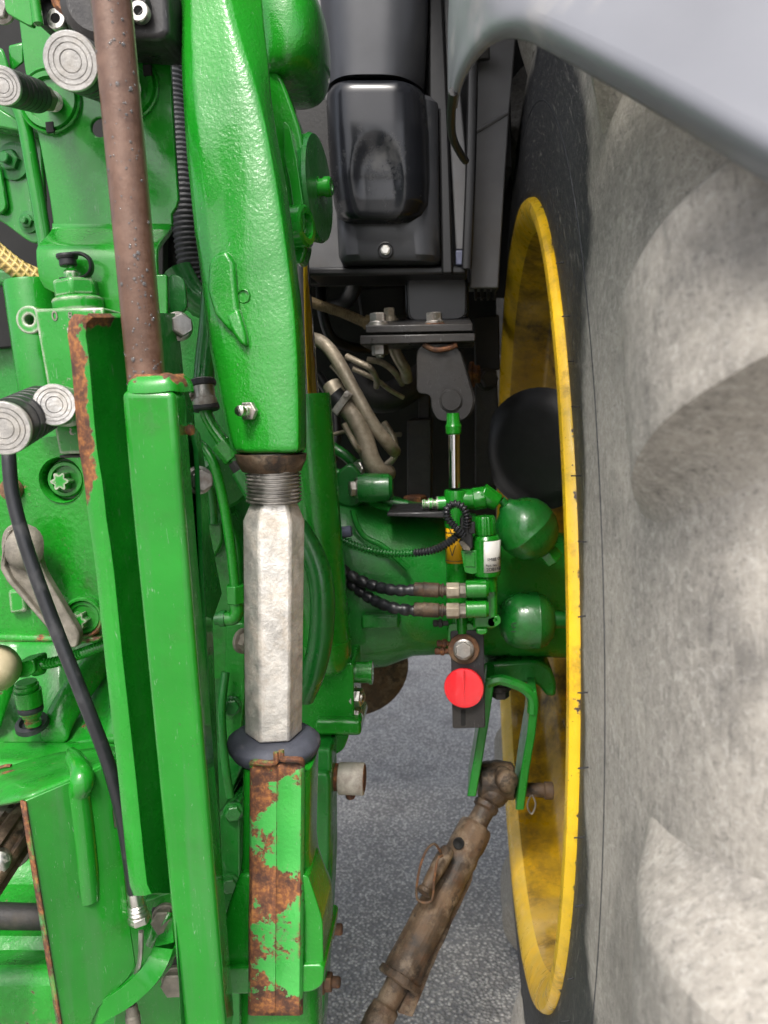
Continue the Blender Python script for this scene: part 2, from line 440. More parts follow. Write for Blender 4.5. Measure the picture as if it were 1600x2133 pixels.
def loft(name, rows, mat, parent=None, sub=0, close=True, caps=True, bevel=0., wear=None, **kw):
    n = len(rows[0]); vs = [Vector(p) for r in rows for p in r]; fs = []
    for i in range(len(rows)-1):
        for k in range(n if close else n-1):
            a, b = i*n+k, i*n+(k+1) % n
            fs.append((a, b, b+n, a+n))
    if caps and close: fs.append(tuple(range(n-1, -1, -1))); fs.append(tuple(range((len(rows)-1)*n, len(rows)*n)))
    return mk(name, vs, fs, mat, parent, sub=sub, bevel=bevel, wear=wear, **kw)
def sheet(name, rows, thick, mat, parent=None, sub=0, wear=None, bevel=0., **kw):
    """open strip of points rows x columns given real thickness"""
    o = loft(name, rows, mat, parent, close=False, caps=False, wear=wear, **kw)
    if sub:
        md = o.modifiers.new('sub', 'SUBSURF'); md.levels = sub; md.render_levels = sub
    md = o.modifiers.new('thick', 'SOLIDIFY'); md.thickness = thick; md.offset = 0
    if bevel:
        md = o.modifiers.new('bevel', 'BEVEL'); md.width = bevel; md.segments = 2; md.limit_method = 'ANGLE'; md.angle_limit = rad(40)
    return o
def ngon_bar(name, p0, p1, r0, r1, n, mat, parent=None, rot=0., bevel=.0012, up=None, flat=1.):
    p0, p1 = Vector(p0), Vector(p1); vs, fs = sweep([p0, p1], [r0, r1], n, flat, rot, up)
    return mk(name, vs, fs, mat, parent, bevel=bevel)
def rbox(name, c, hx, hy, hz, mat, parent=None, bevel=.003, seg=3, axes=None):
    X, Y, Z = axes or (V(1, 0, 0), V(0, 1, 0), V(0, 0, 1)); c = Vector(c)
    vs = [c+X*hx*a+Y*hy*b+Z*hz*d for a in (-1, 1) for b in (-1, 1) for d in (-1, 1)]
    fs = [(0, 1, 3, 2), (4, 6, 7, 5), (0, 4, 5, 1), (2, 3, 7, 6), (0, 2, 6, 4), (1, 5, 7, 3)]
    return mk(name, vs, fs, mat, parent, bevel=bevel, seg=seg)
def bolt(p, axis, r, mat, parent, h=None, flange=1.25, name='bolt', stud=0., rot=0.):
    """hexagon head with a flange, its axis pointing out of the surface"""
    h = h or r*.85; ax, u, w = frame(axis); p = Vector(p); vs, fs = [], []
    def ring(a, rr, n, off=0.): return [p+ax*a+(u*math.cos(2*math.pi*k/n+off)+w*math.sin(2*math.pi*k/n+off))*rr for k in range(n)]
    def add(rs, n):
        o = len(vs)
        for q in rs: vs.extend(q)
        for i in range(len(rs)-1):
            for k in range(n): a, b = o+i*n+k, o+i*n+(k+1) % n; fs.append((a, b, b+n, a+n))
        fs.append(tuple(range(o+(len(rs)-1)*n, o+len(rs)*n)))
    if flange: add([ring(-.3*h, r*flange, 24), ring(.12*h, r*flange, 24), ring(.24*h, r*1.02, 24)], 24)
    add([ring(.1*h, r, 6, rot), ring(h*.9, r, 6, rot), ring(h, r*.88, 6, rot)], 6)
    if stud: add([ring(h*.9, r*.52, 16), ring(h*.9+stud, r*.52, 16), ring(h*.9+stud+.1*r, r*.42, 16)], 16)
    return mk(name, vs, fs, mat, parent, smooth=25)
def text(name, s, size, place, mat, parent, thick=.0002):
    cu = bpy.data.curves.new(name, 'FONT'); cu.body = s; cu.size = size; cu.extrude = thick
    tmp = bpy.data.objects.new(name, cu); COL.objects.link(tmp)
    bpy.context.view_layer.update()
    me = bpy.data.meshes.new_from_object(tmp); vs = [place(v.co.x, v.co.y, v.co.z) for v in me.vertices]; fs = [tuple(p.vertices) for p in me.polygons]
    bpy.data.objects.remove(tmp); bpy.data.meshes.remove(me)
    return mk(name, vs, fs, mat, parent, smooth=10)

# ================================================================== SETTING: the ground
gs = 150.
ground = mk('ground', [V(-gs, -gs, 0), V(gs, -gs, 0), V(gs, gs, 0), V(-gs, gs, 0)], [(0, 1, 2, 3)], 'asphalt', loc=(0, 0, 0)); ground['kind'] = 'structure'

# ================================================================== REAR WHEEL (axis along X)
WC = V(.091, 1.19, .94)
wheel = thing('wheel', 'huge tractor rear wheel with dusty grey lugged tyre and yellow rim', 'wheel', WC)
NT = 160
wheel.rotation_euler = (0, rad(1.3), 0)
def revolve(name, prof, mat, parent, n=NT, **kw):
    vs, fs = [], []
    for (x, r) in prof:
        for k in range(n):
            t = 2*math.pi*k/n; vs.append(WC+V(x, r*math.cos(t), r*math.sin(t)))
    for i in range(len(prof)-1):
        for k in range(n):
            a, b = i*n+k, i*n+(k+1) % n; fs.append((a, b, b+n, a+n))
    return mk(name, vs, fs, mat, parent, **kw)
rim = revolve('rim', [(.014, .556), (.006, .561), (.001, .5602), (-.003, .557), (-.0045, .550), (-.002, .541), (.005, .528), (.016, .518)], 'yellow_rim', wheel, smooth=34, wear=[w for w in (.46, .34, .14, 0, 0, 0, 0, 0) for _ in range(NT)])
revolve('dish', [(.016, .518), (.032, .512), (.075, .509), (.085, .503), (.10, .478), (.115, .470), (.150, .468), (.160, .473), (.172, .486), (.19, .493), (.25, .495), (.265, .484), (.285, .44), (.29, .40), (.285, .34), (.30, .30), (.30, .22), (.29, .20), (.30, .02)], 'yellow_dish', wheel, smooth=34)
def tprof(s):
    """tyre section by parameter s 0..1 from bead to crown (x from inner flange plane, radius)"""
    P = [(.012, .552), (.006, .561), (.004, .580), (.004, .62), (.005, .66), (.008, .70), (.012, .745), (.018, .785), (.030, .825), (.052, .858), (.088, .880), (.15, .894), (.22, .902), (.29, .904)]
    t = s*(len(P)-1); i = min(int(t), len(P)-2); f = t-i
    q = [Vector((P[max(0, min(len(P)-1, j))][0], P[max(0, min(len(P)-1, j))][1])) for j in (i-1, i, i+1, i+2)]
    v = .5*((2*q[1])+(q[2]-q[0])*f+(2*q[0]-5*q[1]+4*q[2]-q[3])*f*f+(3*q[1]-q[0]-3*q[2]+q[3])*f**3)
    return v
prof = [tuple(tprof(i/60)) for i in range(61)]
prof += [(.58-x, r) for (x, r) in reversed(prof[:-1])]
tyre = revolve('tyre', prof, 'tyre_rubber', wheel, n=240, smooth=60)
# rim-guard rib and fine moulding lines on the side wall
for nm, r0 in (('moulding_line', .668),):
    s = min((abs(tprof(i/400).y-r0), i/400) for i in range(400))[1]; c = tprof(s)
    revolve(nm, [(c.x+.003, r0-.003), (c.x-.0004, r0-.0006), (c.x-.0004, r0+.0006), (c.x+.003, r0+.003)], 'rubber', tyre, n=200)
# lugs: bars that run from the crown down over the shoulder and fade into the side wall
NL = 16
def lug_mesh(th0):
    nu, nv = 40, 48; vs, fs = [], []
    for i in range(nu+1):
        u = i/nu; s = .47+u*.53
        c = tprof(s); d = tprof(min(1, s+.004))-tprof(s-.004); nrm = Vector((-d.y, d.x)).normalized()
        ang = -(.02+.055*max(0, (u-.12)/.88)**1.1)
        half = (.076+.014*(1-u))/c.y
        q_ = min(1, max(0, (u-.01)/.50)); hh = .072*q_**.9
        for j in range(nv+1):
            v = j/nv*2-1; a = abs(v)
            if v > 0: e = 1. if a < .62 else (1-(a-.62)/.12*.62 if a < .74 else max(0., .38*(1-(a-.74)/.26)**1.6))
            else: e = 1. if a < .40 else max(0., 1-(a-.40)/.45)
            if v <= 0: e = e*e*(3-2*e)
            h = -.004+(hh+.004)*e
            wob = .0016*mnoise.noise(Vector((u*9, v*3, 2)))+.0025*mnoise.noise(Vector((u*3, v*1.5, 7)))
            th = th0+ang+half*v*(1.+.10*(1-e)*u)
            p = c+nrm*(h+wob)
            vs.append(WC+V(p.x, p.y*math.cos(th), p.y*math.sin(th)))
    for i in range(nu):
        for j in range(nv):
            a = i*(nv+1)+j; fs.append((a, a+1, a+nv+2, a+nv+1))
    return vs, fs
for k in range(NL):
    th = math.pi-.355+2*math.pi*k/NL
    dd = (th-math.pi+math.pi) % (2*math.pi)-math.pi
    vs, fs = lug_mesh(th)
    if k == 0:
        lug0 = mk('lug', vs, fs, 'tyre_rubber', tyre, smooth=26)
    else:
        o = lug0.copy(); COL.objects.link(o); o.parent = tyre; o.rotation_euler = (2*math.pi*k/NL, 0, 0)
# small vent pips (rubber flash) on the near side wall
for k in range(16):
    th = math.pi-.75+k*.095+random.uniform(-.02, .02); r0 = random.choice((.60, .60, .606, .69, .612))
    s = min((abs(tprof(i/400).y-r0), i/400) for i in range(400))[1]; c = tprof(s)
    p = WC+V(c.x-.0005, r0*math.cos(th), r0*math.sin(th)); o = V(0, math.cos(th), math.sin(th))
    tube('rubber_flash', [p+V(.001, 0, 0), p+V(-random.uniform(.004, .010), -.002, random.uniform(-.001, .001))], .0006, 'rubber', tyre, n=6)
hub = lathe('hub', WC+V(.16, 0, 0), (1, 0, 0), [(0, .13), (.02, .14), (.15, .14)], 'yellow_rim', wheel)

# ================================================================== FENDER (close to the lens, out of focus)
fender = thing('rear_fender', 'pale grey fender edge sweeping over the top of the tyre, out of focus', 'fender', A(1200, 60, .33))
edge = [(946, 215, .62), (950, 185, .60), (960, 150, .57), (982, 108, .54), (1012, 70, .51), (1045, 48, .48), (1085, 40, .46), (1125, 50, .44), (1170, 72, .42), (1250, 113, .39), (1400, 192, .345), (1600, 308, .30), (1760, 400, .275)]
top = [(940, 200, .63), (940, 130, .62), (940, 60, .61), (942, 0, .60), (946, -60, .59), (960, -140, .57), (990, -220, .56), (1040, -280, .54), (1120, -300, .52), (1250, -300, .49), (1420, -280, .45), (1640, -230, .40), (1850, -160, .375)]
rows = []
for e, t in zip(edge, top):
    p, q = A(*e), A(*t)
    inn = p+V(0, .03, .006)
    rows.append([inn, p+V(0, .006, -.0005), p, p+V(0, -.0005, .004), p.lerp(q, .12)+V(0, .001, .004), p.lerp(q, .3), p.lerp(q, .55)+V(0, -.006, 0), p.lerp(q, .8), q])
sheet('fender_skin', rows, .005, 'fender_grey', fender, sub=2)
ft = []
for i in range(9):
    t = i/8; y_ = .40+1.25*t; z_ = 2.03-.10*(2*t-.9)**2
    ft.append([V(x_, y_, z_-.12*max(0, .06-x_)/.06) for x_ in (-.03, .03, .12, .35, .66)])
sheet('fender_top', ft, .006, 'fender_grey', fender)
tube('edge_trim', PL([(945, 190, .60), (940, 240, .64), (943, 285, .68), (958, 318, .72), (970, 335, .74)]), .0035, 'plastic_black', fender, n=8)

# ================================================================== CAB REAR CORNER
cab = thing('cab_corner', 'black plastic rear cab corner with lamp cover and grey inner panels', 'cab panel', A(800, 560, 1.25))
YC = 1.16
def cover(name, rows, mat, parent, bulge=.045, pw=3.2, dent=None, **kw):
    """rows (py, xl, xr, Y): rounded cover whose front bulges toward the viewer"""
    out = []
    for (py, xl, xr, Y) in rows:
        L, R_ = A(xl, py, Y), A(xr, py, Y); ring = []
        for k in range(41):
            t = k/40*2-1; ring.append(L.lerp(R_, (t+1)/2)+V(0, -bulge*(1-abs(t)**pw)+(dent(t, py) if dent else 0), 0))
        ring += [R_+V(0, .05, 0), L+V(0, .05, 0)]
        out.append(ring)
    return loft(name, out, mat, parent, **kw)
cover('pillar_cover', [(-60, 664, 893, YC), (60, 671, 890, YC), (170, 677, 884, YC), (185, 679, 880, YC), (190, 683, 874, YC+.012)], 'cab_panel', cab, bulge=.05, pw=3.5)
lr = [(192, 690, 868, YC+.012), (196, 682, 884, YC), (210, 680, 889, YC-.004), (280, 683, 893, YC-.006), (380, 690, 896, YC-.006), (430, 697, 896, YC-.002), (455, 704, 886, YC+.002), (470, 718, 866, YC+.006), (476, 735, 845, YC+.014)]
lr2 = []
for i in range(len(lr)-1):
    m_ = 1 if lr[i+1][0]-lr[i][0] < 20 else 8
    for k in range(m_): lr2.append(tuple(a+(b-a)*k/m_ for a, b in zip(lr[i], lr[i+1])))
lr2.append(lr[-1])
def thumb(t, py):
    """hollow with an arched top, open towards the bottom edge"""
    y = (py-300)/90; x = (t-.0)/.52
    d = x*x+(max(0, 1-y))**2 if y < 1 else x*x
    return .008*max(0, min(1, (1-d)*1.6))*min(1, max(0, (474-py)/84))
cover('lamp_cover', lr2, 'cab_cap', cab, bulge=.046, pw=5., dent=thumb, smooth=70)
cover('base_panel', [(206, 692, 905, YC+.02), (216, 690, 912, YC+.01), (360, 697, 914, YC+.008), (480, 703, 916, YC+.006), (535, 706, 918, YC+.006), (548, 712, 915, YC+.012), (552, 722, 905, YC+.02)], 'cab_panel', cab, bulge=.022, pw=6)
lathe('screw_recess', A(803, 521, YC-.018), (0, -1, 0), [(-.01, .0115), (.0006, .0115), (.001, .0105), (-.001, .0095)], 'plastic_black', cab, n=26)
bolt(A(803, 521, YC-.0195), (0, -1, 0), .0062, 'zinc', cab, name='screw', flange=1.1, h=.004)
rbox('cab_shell', V(-.66, 2.08, 2.33), .63, .72, .72, 'cab_panel', cab, bevel=.04)
# side strips right of the cover
plate('pillar_strip', PL([(893, -60), (920, -60), (935, 280), (944, 570), (920, 570), (914, 230), (893, 225)], YC+.012), .03, 'plastic_black', cab, bevel=.003)
plate('trim_strip', PL([(922, -60), (966, -60), (960, 200), (972, 340), (974, 520), (950, 520), (944, 400), (932, 200)], YC+.02), .02, 'cab_side', cab, bevel=.002)
plate('trim_foot', PL([(949, 521), (974, 521), (974, 552), (950, 552)], YC+.017), .02, 'blue_grey', cab, bevel=.002)
tube('door_seal', PL([(985, 130, 1.17), (982, 300, 1.17), (978, 420, 1.17), (972, 560, 1.17)]), .0075, 'plastic_black', cab, n=8, flat=.7)
plate('sill', PL([(640, 556), (972, 552), (974, 572), (640, 574)], YC+.02), .10, 'plastic_black', cab, bevel=.004)
# panels of the left and of the fender inside
plate('side_panel', PL([(520, -60), (668, -60), (690, 293), (520, 291)], 1.30), .012, 'cab_side', cab, bevel=.002)
plate('side_panel', PL([(520, 296), (692, 298), (716, 560), (520, 562)], 1.295), .012, 'cab_side', cab, bevel=.002)
plate('panel_step', PL([(575, 150), (672, 145), (674, 208), (640, 232), (588, 215)], 1.29), .004, 'plastic_black', cab, bevel=.001)
plate('inner_fender', PL([(980, -80), (1086, -80), (1076, 60), (1060, 250), (1050, 400), (1038, 600), (980, 600)], 1.225), .01, 'cab_side', cab, bevel=.002)
plate('wheel_arch_liner', PL([(990, -90), (1170, -90), (1120, 300), (1080, 620), (990, 620)], 1.55), .01, 'iron_dark', cab)
plate('pillar_back', PL([(870, -90), (1000, -90), (1000, 590), (870, 590)], 1.245), .01, 'plastic_black', cab, bevel=.002)
tube('panel_bead', PL([(982, 280, 1.224), (1058, 234, 1.224)]), .003, 'cab_side', cab, n=8)
bolt(A(991, 112, 1.20), (1, -.1, 0), .0105, 'dark_metal', cab, h=.02, name='bolt')
# the underside of the cab: roof of the dark engine bay
bay = thing('cab_underside', 'dark underside and bulkhead of the cab, in shadow behind the pipes', 'cab underside', A(800, 600, 1.9))
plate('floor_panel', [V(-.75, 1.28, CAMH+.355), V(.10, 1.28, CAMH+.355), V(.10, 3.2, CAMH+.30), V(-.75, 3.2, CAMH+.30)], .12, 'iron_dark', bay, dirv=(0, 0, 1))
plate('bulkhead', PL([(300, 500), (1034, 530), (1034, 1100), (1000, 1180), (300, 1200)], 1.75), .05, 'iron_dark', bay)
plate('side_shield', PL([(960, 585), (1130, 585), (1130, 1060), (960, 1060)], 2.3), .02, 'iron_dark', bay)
plate('cross_rail', PL([(640, 560), (900, 563), (900, 590), (640, 592)], 1.34), .03, 'dark_metal', bay, bevel=.003)
plate('ledge', PL([(960, 570), (1040, 572), (1040, 600), (960, 600)], 1.42), .05, 'cab_side', bay, bevel=.003)
for i in range(4):
    x = 988+i*13; plate('ledge_rib', PL([(x, 598), (x+7, 598), (x+6, 622), (x+1, 622)], 1.40), .03, 'dark_metal', bay, bevel=.001)
plate('dark_bracket', PL([(742, 600), (845, 592), (848, 660), (752, 668)], 1.5), .05, 'iron_dark', bay, bevel=.006)
tube('conduit', PL([(745, 545, 1.35), (740, 590, 1.37), (722, 625, 1.42), (690, 640, 1.5)]), .014, 'plastic_black', bay)

# ================================================================== CAB MOUNT (black)
mount = thing('cab_mount', 'black bolted cab mount plate with clevis ear and round pin', 'mount', A(870, 700, 1.22))
YM = 1.16
plate('upper_plate', [A(762, 694, YM), A(985, 690, YM), A(978, 676, YM+.09), A(775, 680, YM+.09)], .011, 'black_paint', mount, dirv=(0, 0, 1), bevel=.0015)
plate('lower_plate', PL([(750, 699), (990, 694), (990, 711), (750, 718)], YM-.012), .14, 'black_paint', mount, bevel=.0015)
for (x, y, dy, mt) in ((788, 671, .02, 'steel'), (812, 659, .075, 'pipe_tan'), (905, 670, .02, 'steel')):
    r = .0125 if dy < .05 else .009
    w = lathe('washer', A(x, y+9, YM+dy), (0, 0, 1), [(-.004, r*1.5), (.0025, r*1.5), (.003, r*1.3)], 'rust' if x == 905 else mt, mount)
    bolt(A(x, y+7, YM+dy)+V(0, 0, .002), (0, 0, 1), r, mt, mount, h=.016, flange=1.15, rot=.4)
bolt(A(791, 716, YM+.02), (0, 0, -1), .0125, 'steel', mount, h=.017, stud=.004, flange=0, name='nut')
ear = rounded(PL([(868, 716), (955, 716), (990, 838), (972, 876), (912, 878), (898, 850), (898, 822), (868, 820)], YM), .018, 5)
plate('clevis_ear', ear, .016, 'black_paint', mount, bevel=.0012)
plate('clevis_ear', [p+V(.004, .045, 0) for p in ear], .016, 'black_paint', mount, bevel=.0012)
lathe('pin', A(940, 834, YM-.004), (0, 1, 0), [(0, .0145), (.0012, .0155), (.07, .0155)], 'black_paint', mount, n=24)
lathe('pin_groove', A(940, 834, YM-.0015), (0, 1, 0), [(0, .017), (.0018, .0176), (.003, .0176)], 'dark_metal', mount, n=28)
mk('weld', *sweep(catmull(PL([(882, 717, YM-.004), (905, 728, YM-.004), (930, 726, YM-.004), (952, 718, YM-.004)]), 6), [.004]*19, 8), 'rust_mud', mount)
box = thing('mount_box', 'small black rounded box standing on the cab mount plate', 'box', A(910, 670, 1.25))
plate('shell', rounded(PL([(843, 570), (976, 566), (977, 669), (846, 674)], 1.235), .018, 5), .06, 'cab_cap', box, bevel=.004, seg=3)
plate('lid', rounded(PL([(849, 575), (970, 571), (971, 664), (852, 669)], 1.231), .016, 5), .008, 'cab_panel', box, bevel=.0015)
# supports behind the mount
sup = thing('frame_post', 'dark steel post behind the cab mount with a rusty nut at its foot', 'post', A(872, 1060, 1.4))
plate('post', PL([(848, 874), (900, 870), (900, 1040), (848, 1050)], 1.38), .05, 'dark_metal', sup, bevel=.004)
plate('stem', PL([(872, 815), (895, 815), (895, 872), (872, 872)], 1.40), .03, 'dark_metal', sup, bevel=.002)
bolt(A(866, 1060, 1.36), (0, 0, 1), .021, 'rust', sup, h=.024, flange=1.2, name='nut')
fb = thing('frame_bracket', 'black frame bracket with a muddy bolt, right of the clevis ear', 'bracket', A(1012, 1010, 1.45))
plate('plate', PL([(990, 775), (1035, 770), (1040, 880), (1043, 1010), (990, 1012)], 1.45), .04, 'dark_metal', fb, bevel=.003)
plate('upper_plate', PL([(985, 660), (1040, 655), (1042, 770), (990, 772)], 1.5), .03, 'iron_dark', fb, bevel=.003)
bolt(A(1014, 790, 1.45), (.3, -1, 0), .0165, 'dark_metal', fb, h=.02)
bolt(A(985, 780, 1.40), (1, -.2, 0), .018, 'rust', fb, h=.012, name='red_boss')
tank = thing('air_tank', 'black round tank end between the axle and the yellow rim', 'tank', A(1110, 935, 1.42))
ax = V(-.55, -1, 0).normalized()
lathe('shell', A(1128, 935, 1.42), ax, [(-.10, .104), (.0, .104), (.004, .110), (.014, .110), (.017, .104), (.0175, .099), (.022, .094), (.027, .07), (.030, .03), (.030, .0)], 'plastic_black', tank, n=44, smooth=50)

# ================================================================== PIPES in the bay
def pipe(name, label, pts, rpx, mat='pipe_tan', group='steel pipes in the engine bay', n=14):
    P = PL(pts); x, y, Yd = pts[len(pts)//2]
    o = tube(name, P, rpx*S(x, y, Yd), mat, None, n=n, loc=P[0]); tag(o, label, 'pipe', group); return o
pipe('hydraulic_pipe', 'longest tan steel pipe, curving down to the right behind the green cylinder', [(610, 700, 1.2), (645, 704, 1.19), (675, 716, 1.17), (704, 752, 1.16), (738, 815, 1.15), (775, 880, 1.15), (812, 928, 1.17), (822, 940, 1.22)], 14)
pp = thing('clamped_pipe', 'thick tan pipe hanging from a black clamp, ending in a bend', 'pipe', A(715, 840, 1.15), 'steel pipes in the engine bay')
tube('pipe', PL([(690, 800, 1.17), (712, 838, 1.16), (738, 868, 1.15), (758, 910, 1.15), (772, 955, 1.15), (792, 985, 1.16), (806, 985, 1.20)]), 20*S(740, 900, 1.15), 'pipe_tan', pp)
tube('clamp', PL([(694, 822, 1.16), (712, 842, 1.16), (723, 855, 1.158)]), .0165, 'plastic_black', pp)
plate('clamp_strap', PL([(690, 855, 1.135), (722, 812, 1.135), (734, 822, 1.135), (702, 866, 1.135)]), .02, 'steel', pp, bevel=.001)
bolt(A(722, 822, 1.133), (0, -1, 0), .004, 'steel', pp, flange=1.2)
pipe('drain_tube', 'thin bright tube beside the clamped pipe', [(716, 882, 1.13), (728, 905, 1.13), (742, 930, 1.13), (752, 942, 1.15)], 6)
pipe('brake_line', 'slim tan line looping left of the mount nut', [(722, 742, 1.25), (748, 755, 1.24), (772, 768, 1.24), (784, 790, 1.26), (784, 805, 1.3)], 6.5)
pipe('brake_line', 'slim dark line arching under the mount plate', [(765, 749, 1.3), (795, 755, 1.3), (822, 775, 1.31), (838, 800, 1.34)], 6.5)
pipe('brake_line', 'lowest slim line, mostly hidden under the mount plate', [(735, 768, 1.28), (762, 780, 1.28), (790, 795, 1.29), (812, 812, 1.31), (840, 828, 1.33)], 5)
pipe('return_pipe', 'short brown pipe dropping from behind the mount plate', [(818, 715, 1.27), (828, 742, 1.27), (843, 768, 1.28), (848, 790, 1.31)], 12)
pipe('suction_hose', 'wide dark brown hose crossing under the slim lines', [(735, 770, 1.38), (770, 822, 1.36), (815, 826, 1.36), (862, 800, 1.38), (900, 770, 1.42)], 32, 'dark_metal', None)
pipe('sensor_line', 'small brown line at the foot of the clamped pipe', [(694, 905, 1.22), (720, 898, 1.22), (745, 893, 1.24)], 4)
pipe('fuel_line', 'thin tan line crossing low behind the clamped pipe', [(690, 760, 1.42), (715, 790, 1.42), (745, 850, 1.40), (790, 900, 1.40), (835, 905, 1.42)], 5)
pipe('black_hose', 'black hose hanging down beside the lift cylinder rod', [(668, 590, 1.45), (672, 650, 1.42), (688, 700, 1.42), (720, 720, 1.44), (770, 728, 1.5)], 11, 'plastic_black', 'black hoses in the engine bay')
pipe('black_hose', 'black hose sloping under the thick brown hose', [(660, 780, 1.38), (690, 830, 1.38), (700, 900, 1.36), (690, 960, 1.34)], 12, 'plastic_black', 'black hoses in the engine bay')
pipe('stub_pipe', 'short tan pipe end low between the pipes and the post', [(800, 880, 1.36), (820, 915, 1.35), (822, 950, 1.35), (806, 968, 1.36)], 7)
hb = thing('braided_hose', 'tan braided hose running to a fitting at the left mount bolt', 'hose', A(640, 625, 1.3))
corrugated('hose', PL([(610, 612, 1.3), (660, 634, 1.29), (710, 650, 1.28), (765, 674, 1.27)]), 11*S(700, 650, 1.28), .004, .0012, 'hose_tan', hb)
lathe('fitting', A(760, 670, 1.27), (1, 0, -.3), [(0, .011), (.004, .012), (.018, .012), (.02, .009)], 'hose_tan', hb, n=16)

# ================================================================== REAR AXLE HOUSING
axle = thing('axle_housing', 'dark green cast rear axle housing reaching into the yellow wheel', 'axle', A(950, 1390, 1.3))
rows = []
for (x, yt, yb, Yf, dep) in ((700, 1035, 1440, 1.10, .30), (735, 1040, 1436, 1.10, .30), (790, 1062, 1428, 1.105, .30), (850, 1078, 1402, 1.11, .28), (930, 1084, 1396, 1.13, .26), (1030, 1110, 1396, 1.16, .24), (1120, 1130, 1396, 1.18, .22), (1200, 1140, 1396, 1.20, .2), (1300, 1150, 1390, 1.22, .2)):
    p, q = A(x, yt, Yf), A(x, yb, Yf); c = (p+q)/2+V(0, dep/2, 0); hz = (p-q).length/2; ring = []
    c.x = A(x, (yt+yb)/2, Yf).x
    for k in range(28):
        t = 2*math.pi*k/28; ct, st = math.cos(t), math.sin(t)
        f = lambda v: math.copysign(abs(v)**.62, v)
        ring.append(c+V(0, f(ct)*dep/2, f(st)*hz))
    rows.append(ring)
loft('casting', rows, 'green_axle', axle, smooth=60)
mk('casting_rib', *sweep(catmull(PL([(735, 1062, 1.098), (742, 1090, 1.096), (760, 1118, 1.096), (800, 1140, 1.096), (850, 1185, 1.098)]), 6), [.0042]*25, 8), 'green_axle', axle)
plate('pad', PL([(806, 1068), (930, 1066), (930, 1080), (806, 1076)], 1.085), .10, 'black_paint', axle, bevel=.002)
plate('casting_rib', PL([(752, 1282), (832, 1280), (832, 1310), (752, 1312)], 1.085), .05, 'green_axle', axle, bevel=.004)
lathe('stub', A(748, 1017, 1.12), (1, 0, 0), [(0, .021), (.012, .022), (.045, .02), (.05, .014)], 'green_dark', axle, n=20)
bolt(A(742, 1017, 1.12), (-1, -.35, 0), .012, 'zinc', axle, h=.010)
bolt(A(752, 975, 1.16), (-.6, -1, 0), .011, 'zinc', axle, h=.010)
plate('flange', rounded(PL([(700, 985), (730, 962), (752, 985), (765, 1040), (735, 1060), (700, 1050)], 1.14), .01), .03, 'green_dark', axle, bevel=.004)
tube('oil_line', PL([(700, 985, 1.2), (760, 1000, 1.2), (800, 1040, 1.2), (850, 1052, 1.2)]), .007, 'green_dark', axle)
tube('oil_line', PL([(690, 930, 1.26), (730, 958, 1.25), (760, 1000, 1.25)]), .009, 'green_dark', axle)
# brown disc under the axle
disc = thing('brake_disc', 'rusty brown round plate under the axle, left of the asphalt', 'disc', A(770, 1400, 1.35))
lathe('plate', A(745, 1392, 1.34), (0.25, -1, -.1), [(-.015, .092), (0, .094), (.002, .09), (.002, .0)], 'bar_mud', disc, n=40)

# ================================================================== CAB SUSPENSION CYLINDER
sus = thing('suspension_cylinder', 'slim green hydraulic cylinder with chrome rod and yellow decal under the clevis', 'cylinder', A(955, 1330, 1.1))
YS = 1.10
s_ = S(955, 1100, YS)
lathe('rod', A(947, 1015, YS), A(946, 895, YS)-A(947, 1015, YS), [(0, 12.2*s_), (.095, 12.2*s_)], 'chrome', sus, n=30)
lathe('rod_eye', A(945, 905, YS), (0, 0, 1), [(0, 14*s_), (.002, 16*s_), (.012, 17*s_), (.016, 14*s_), (.03, 13*s_)], 'green_clean', sus, n=26)
lathe('barrel', A(952, 1312, YS), A(950, 1010, YS)-A(952, 1312, YS), [(0, 21*s_), (.02, 22*s_), (.15, 22*s_), (.155, 25*s_), (.202, 25*s_), (.206, 23.5*s_), (.206, 14*s_)], 'green_clean', sus, n=30)
def wrap(cx, cyl_r, Y, y0, y1, a0, a1, extra):
    """strip bent round an upright barrel"""
    rws = []
    for i in range(7):
        a = a0+(a1-a0)*i/6
        col = []
        for y in (y0, y1):
            c = A(cx, y, Y); col.append(c+V(math.sin(a), -math.cos(a), 0)*(cyl_r+extra))
        rws.append(col)
    return rws
sheet('decal', wrap(950.5, 22*s_, YS, 1076, 1170, rad(-75), rad(55), .0006), .0006, 'decal_yellow', sus)
for ya, yb in ((1106, 1107.5), (1164, 1165)): sheet('decal_line', wrap(950.5, 22*s_, YS, ya, yb, rad(-75), rad(50), .0012), .0004, 'ink', sus)
for (x0, y0_, x1, y1_) in ((936, 1100, 945, 1122), (945, 1122, 930, 1118), (937, 1140, 942, 1158), (942, 1158, 949, 1136)):
    tube('decal_mark', [A(x0, y0_, YS-22*s_-.001), A(x1, y1_, YS-22*s_-.001)], .0006, 'ink', sus, n=5)
lathe('port', A(928, 1048, YS), A(878, 1050, YS)-A(928, 1048, YS), [(-.01, .010), (.012, .010), (.0125, .006), (.017, .006), (.018, .008), (.024, .008), (.0245, .0055), (.028, .0055), (.029, .007), (.033, .006), (.034, 0)], 'green_bare', sus, n=16)
lathe('side_port', A(965, 1040, YS), (1, 0, 0), [(0, .0145), (.03, .0145), (.032, .012)], 'green_clean', sus, n=20)
ngon_bar('elbow', A(985, 1040, YS), A(1012, 1036, YS), .0165, .0165, 8, 'green_clean', sus, bevel=.002)
ngon_bar('elbow_arm', A(1002, 1026, YS), A(1038, 1048, YS), .0155, .013, 8, 'green_clean', sus, bevel=.002)
plate('fork', rounded(PL([(934, 1300), (985, 1298), (998, 1335), (985, 1330), (968, 1328), (948, 1332), (932, 1340)], YS-.018), .006), .045, 'green_clean', sus, bevel=.003)
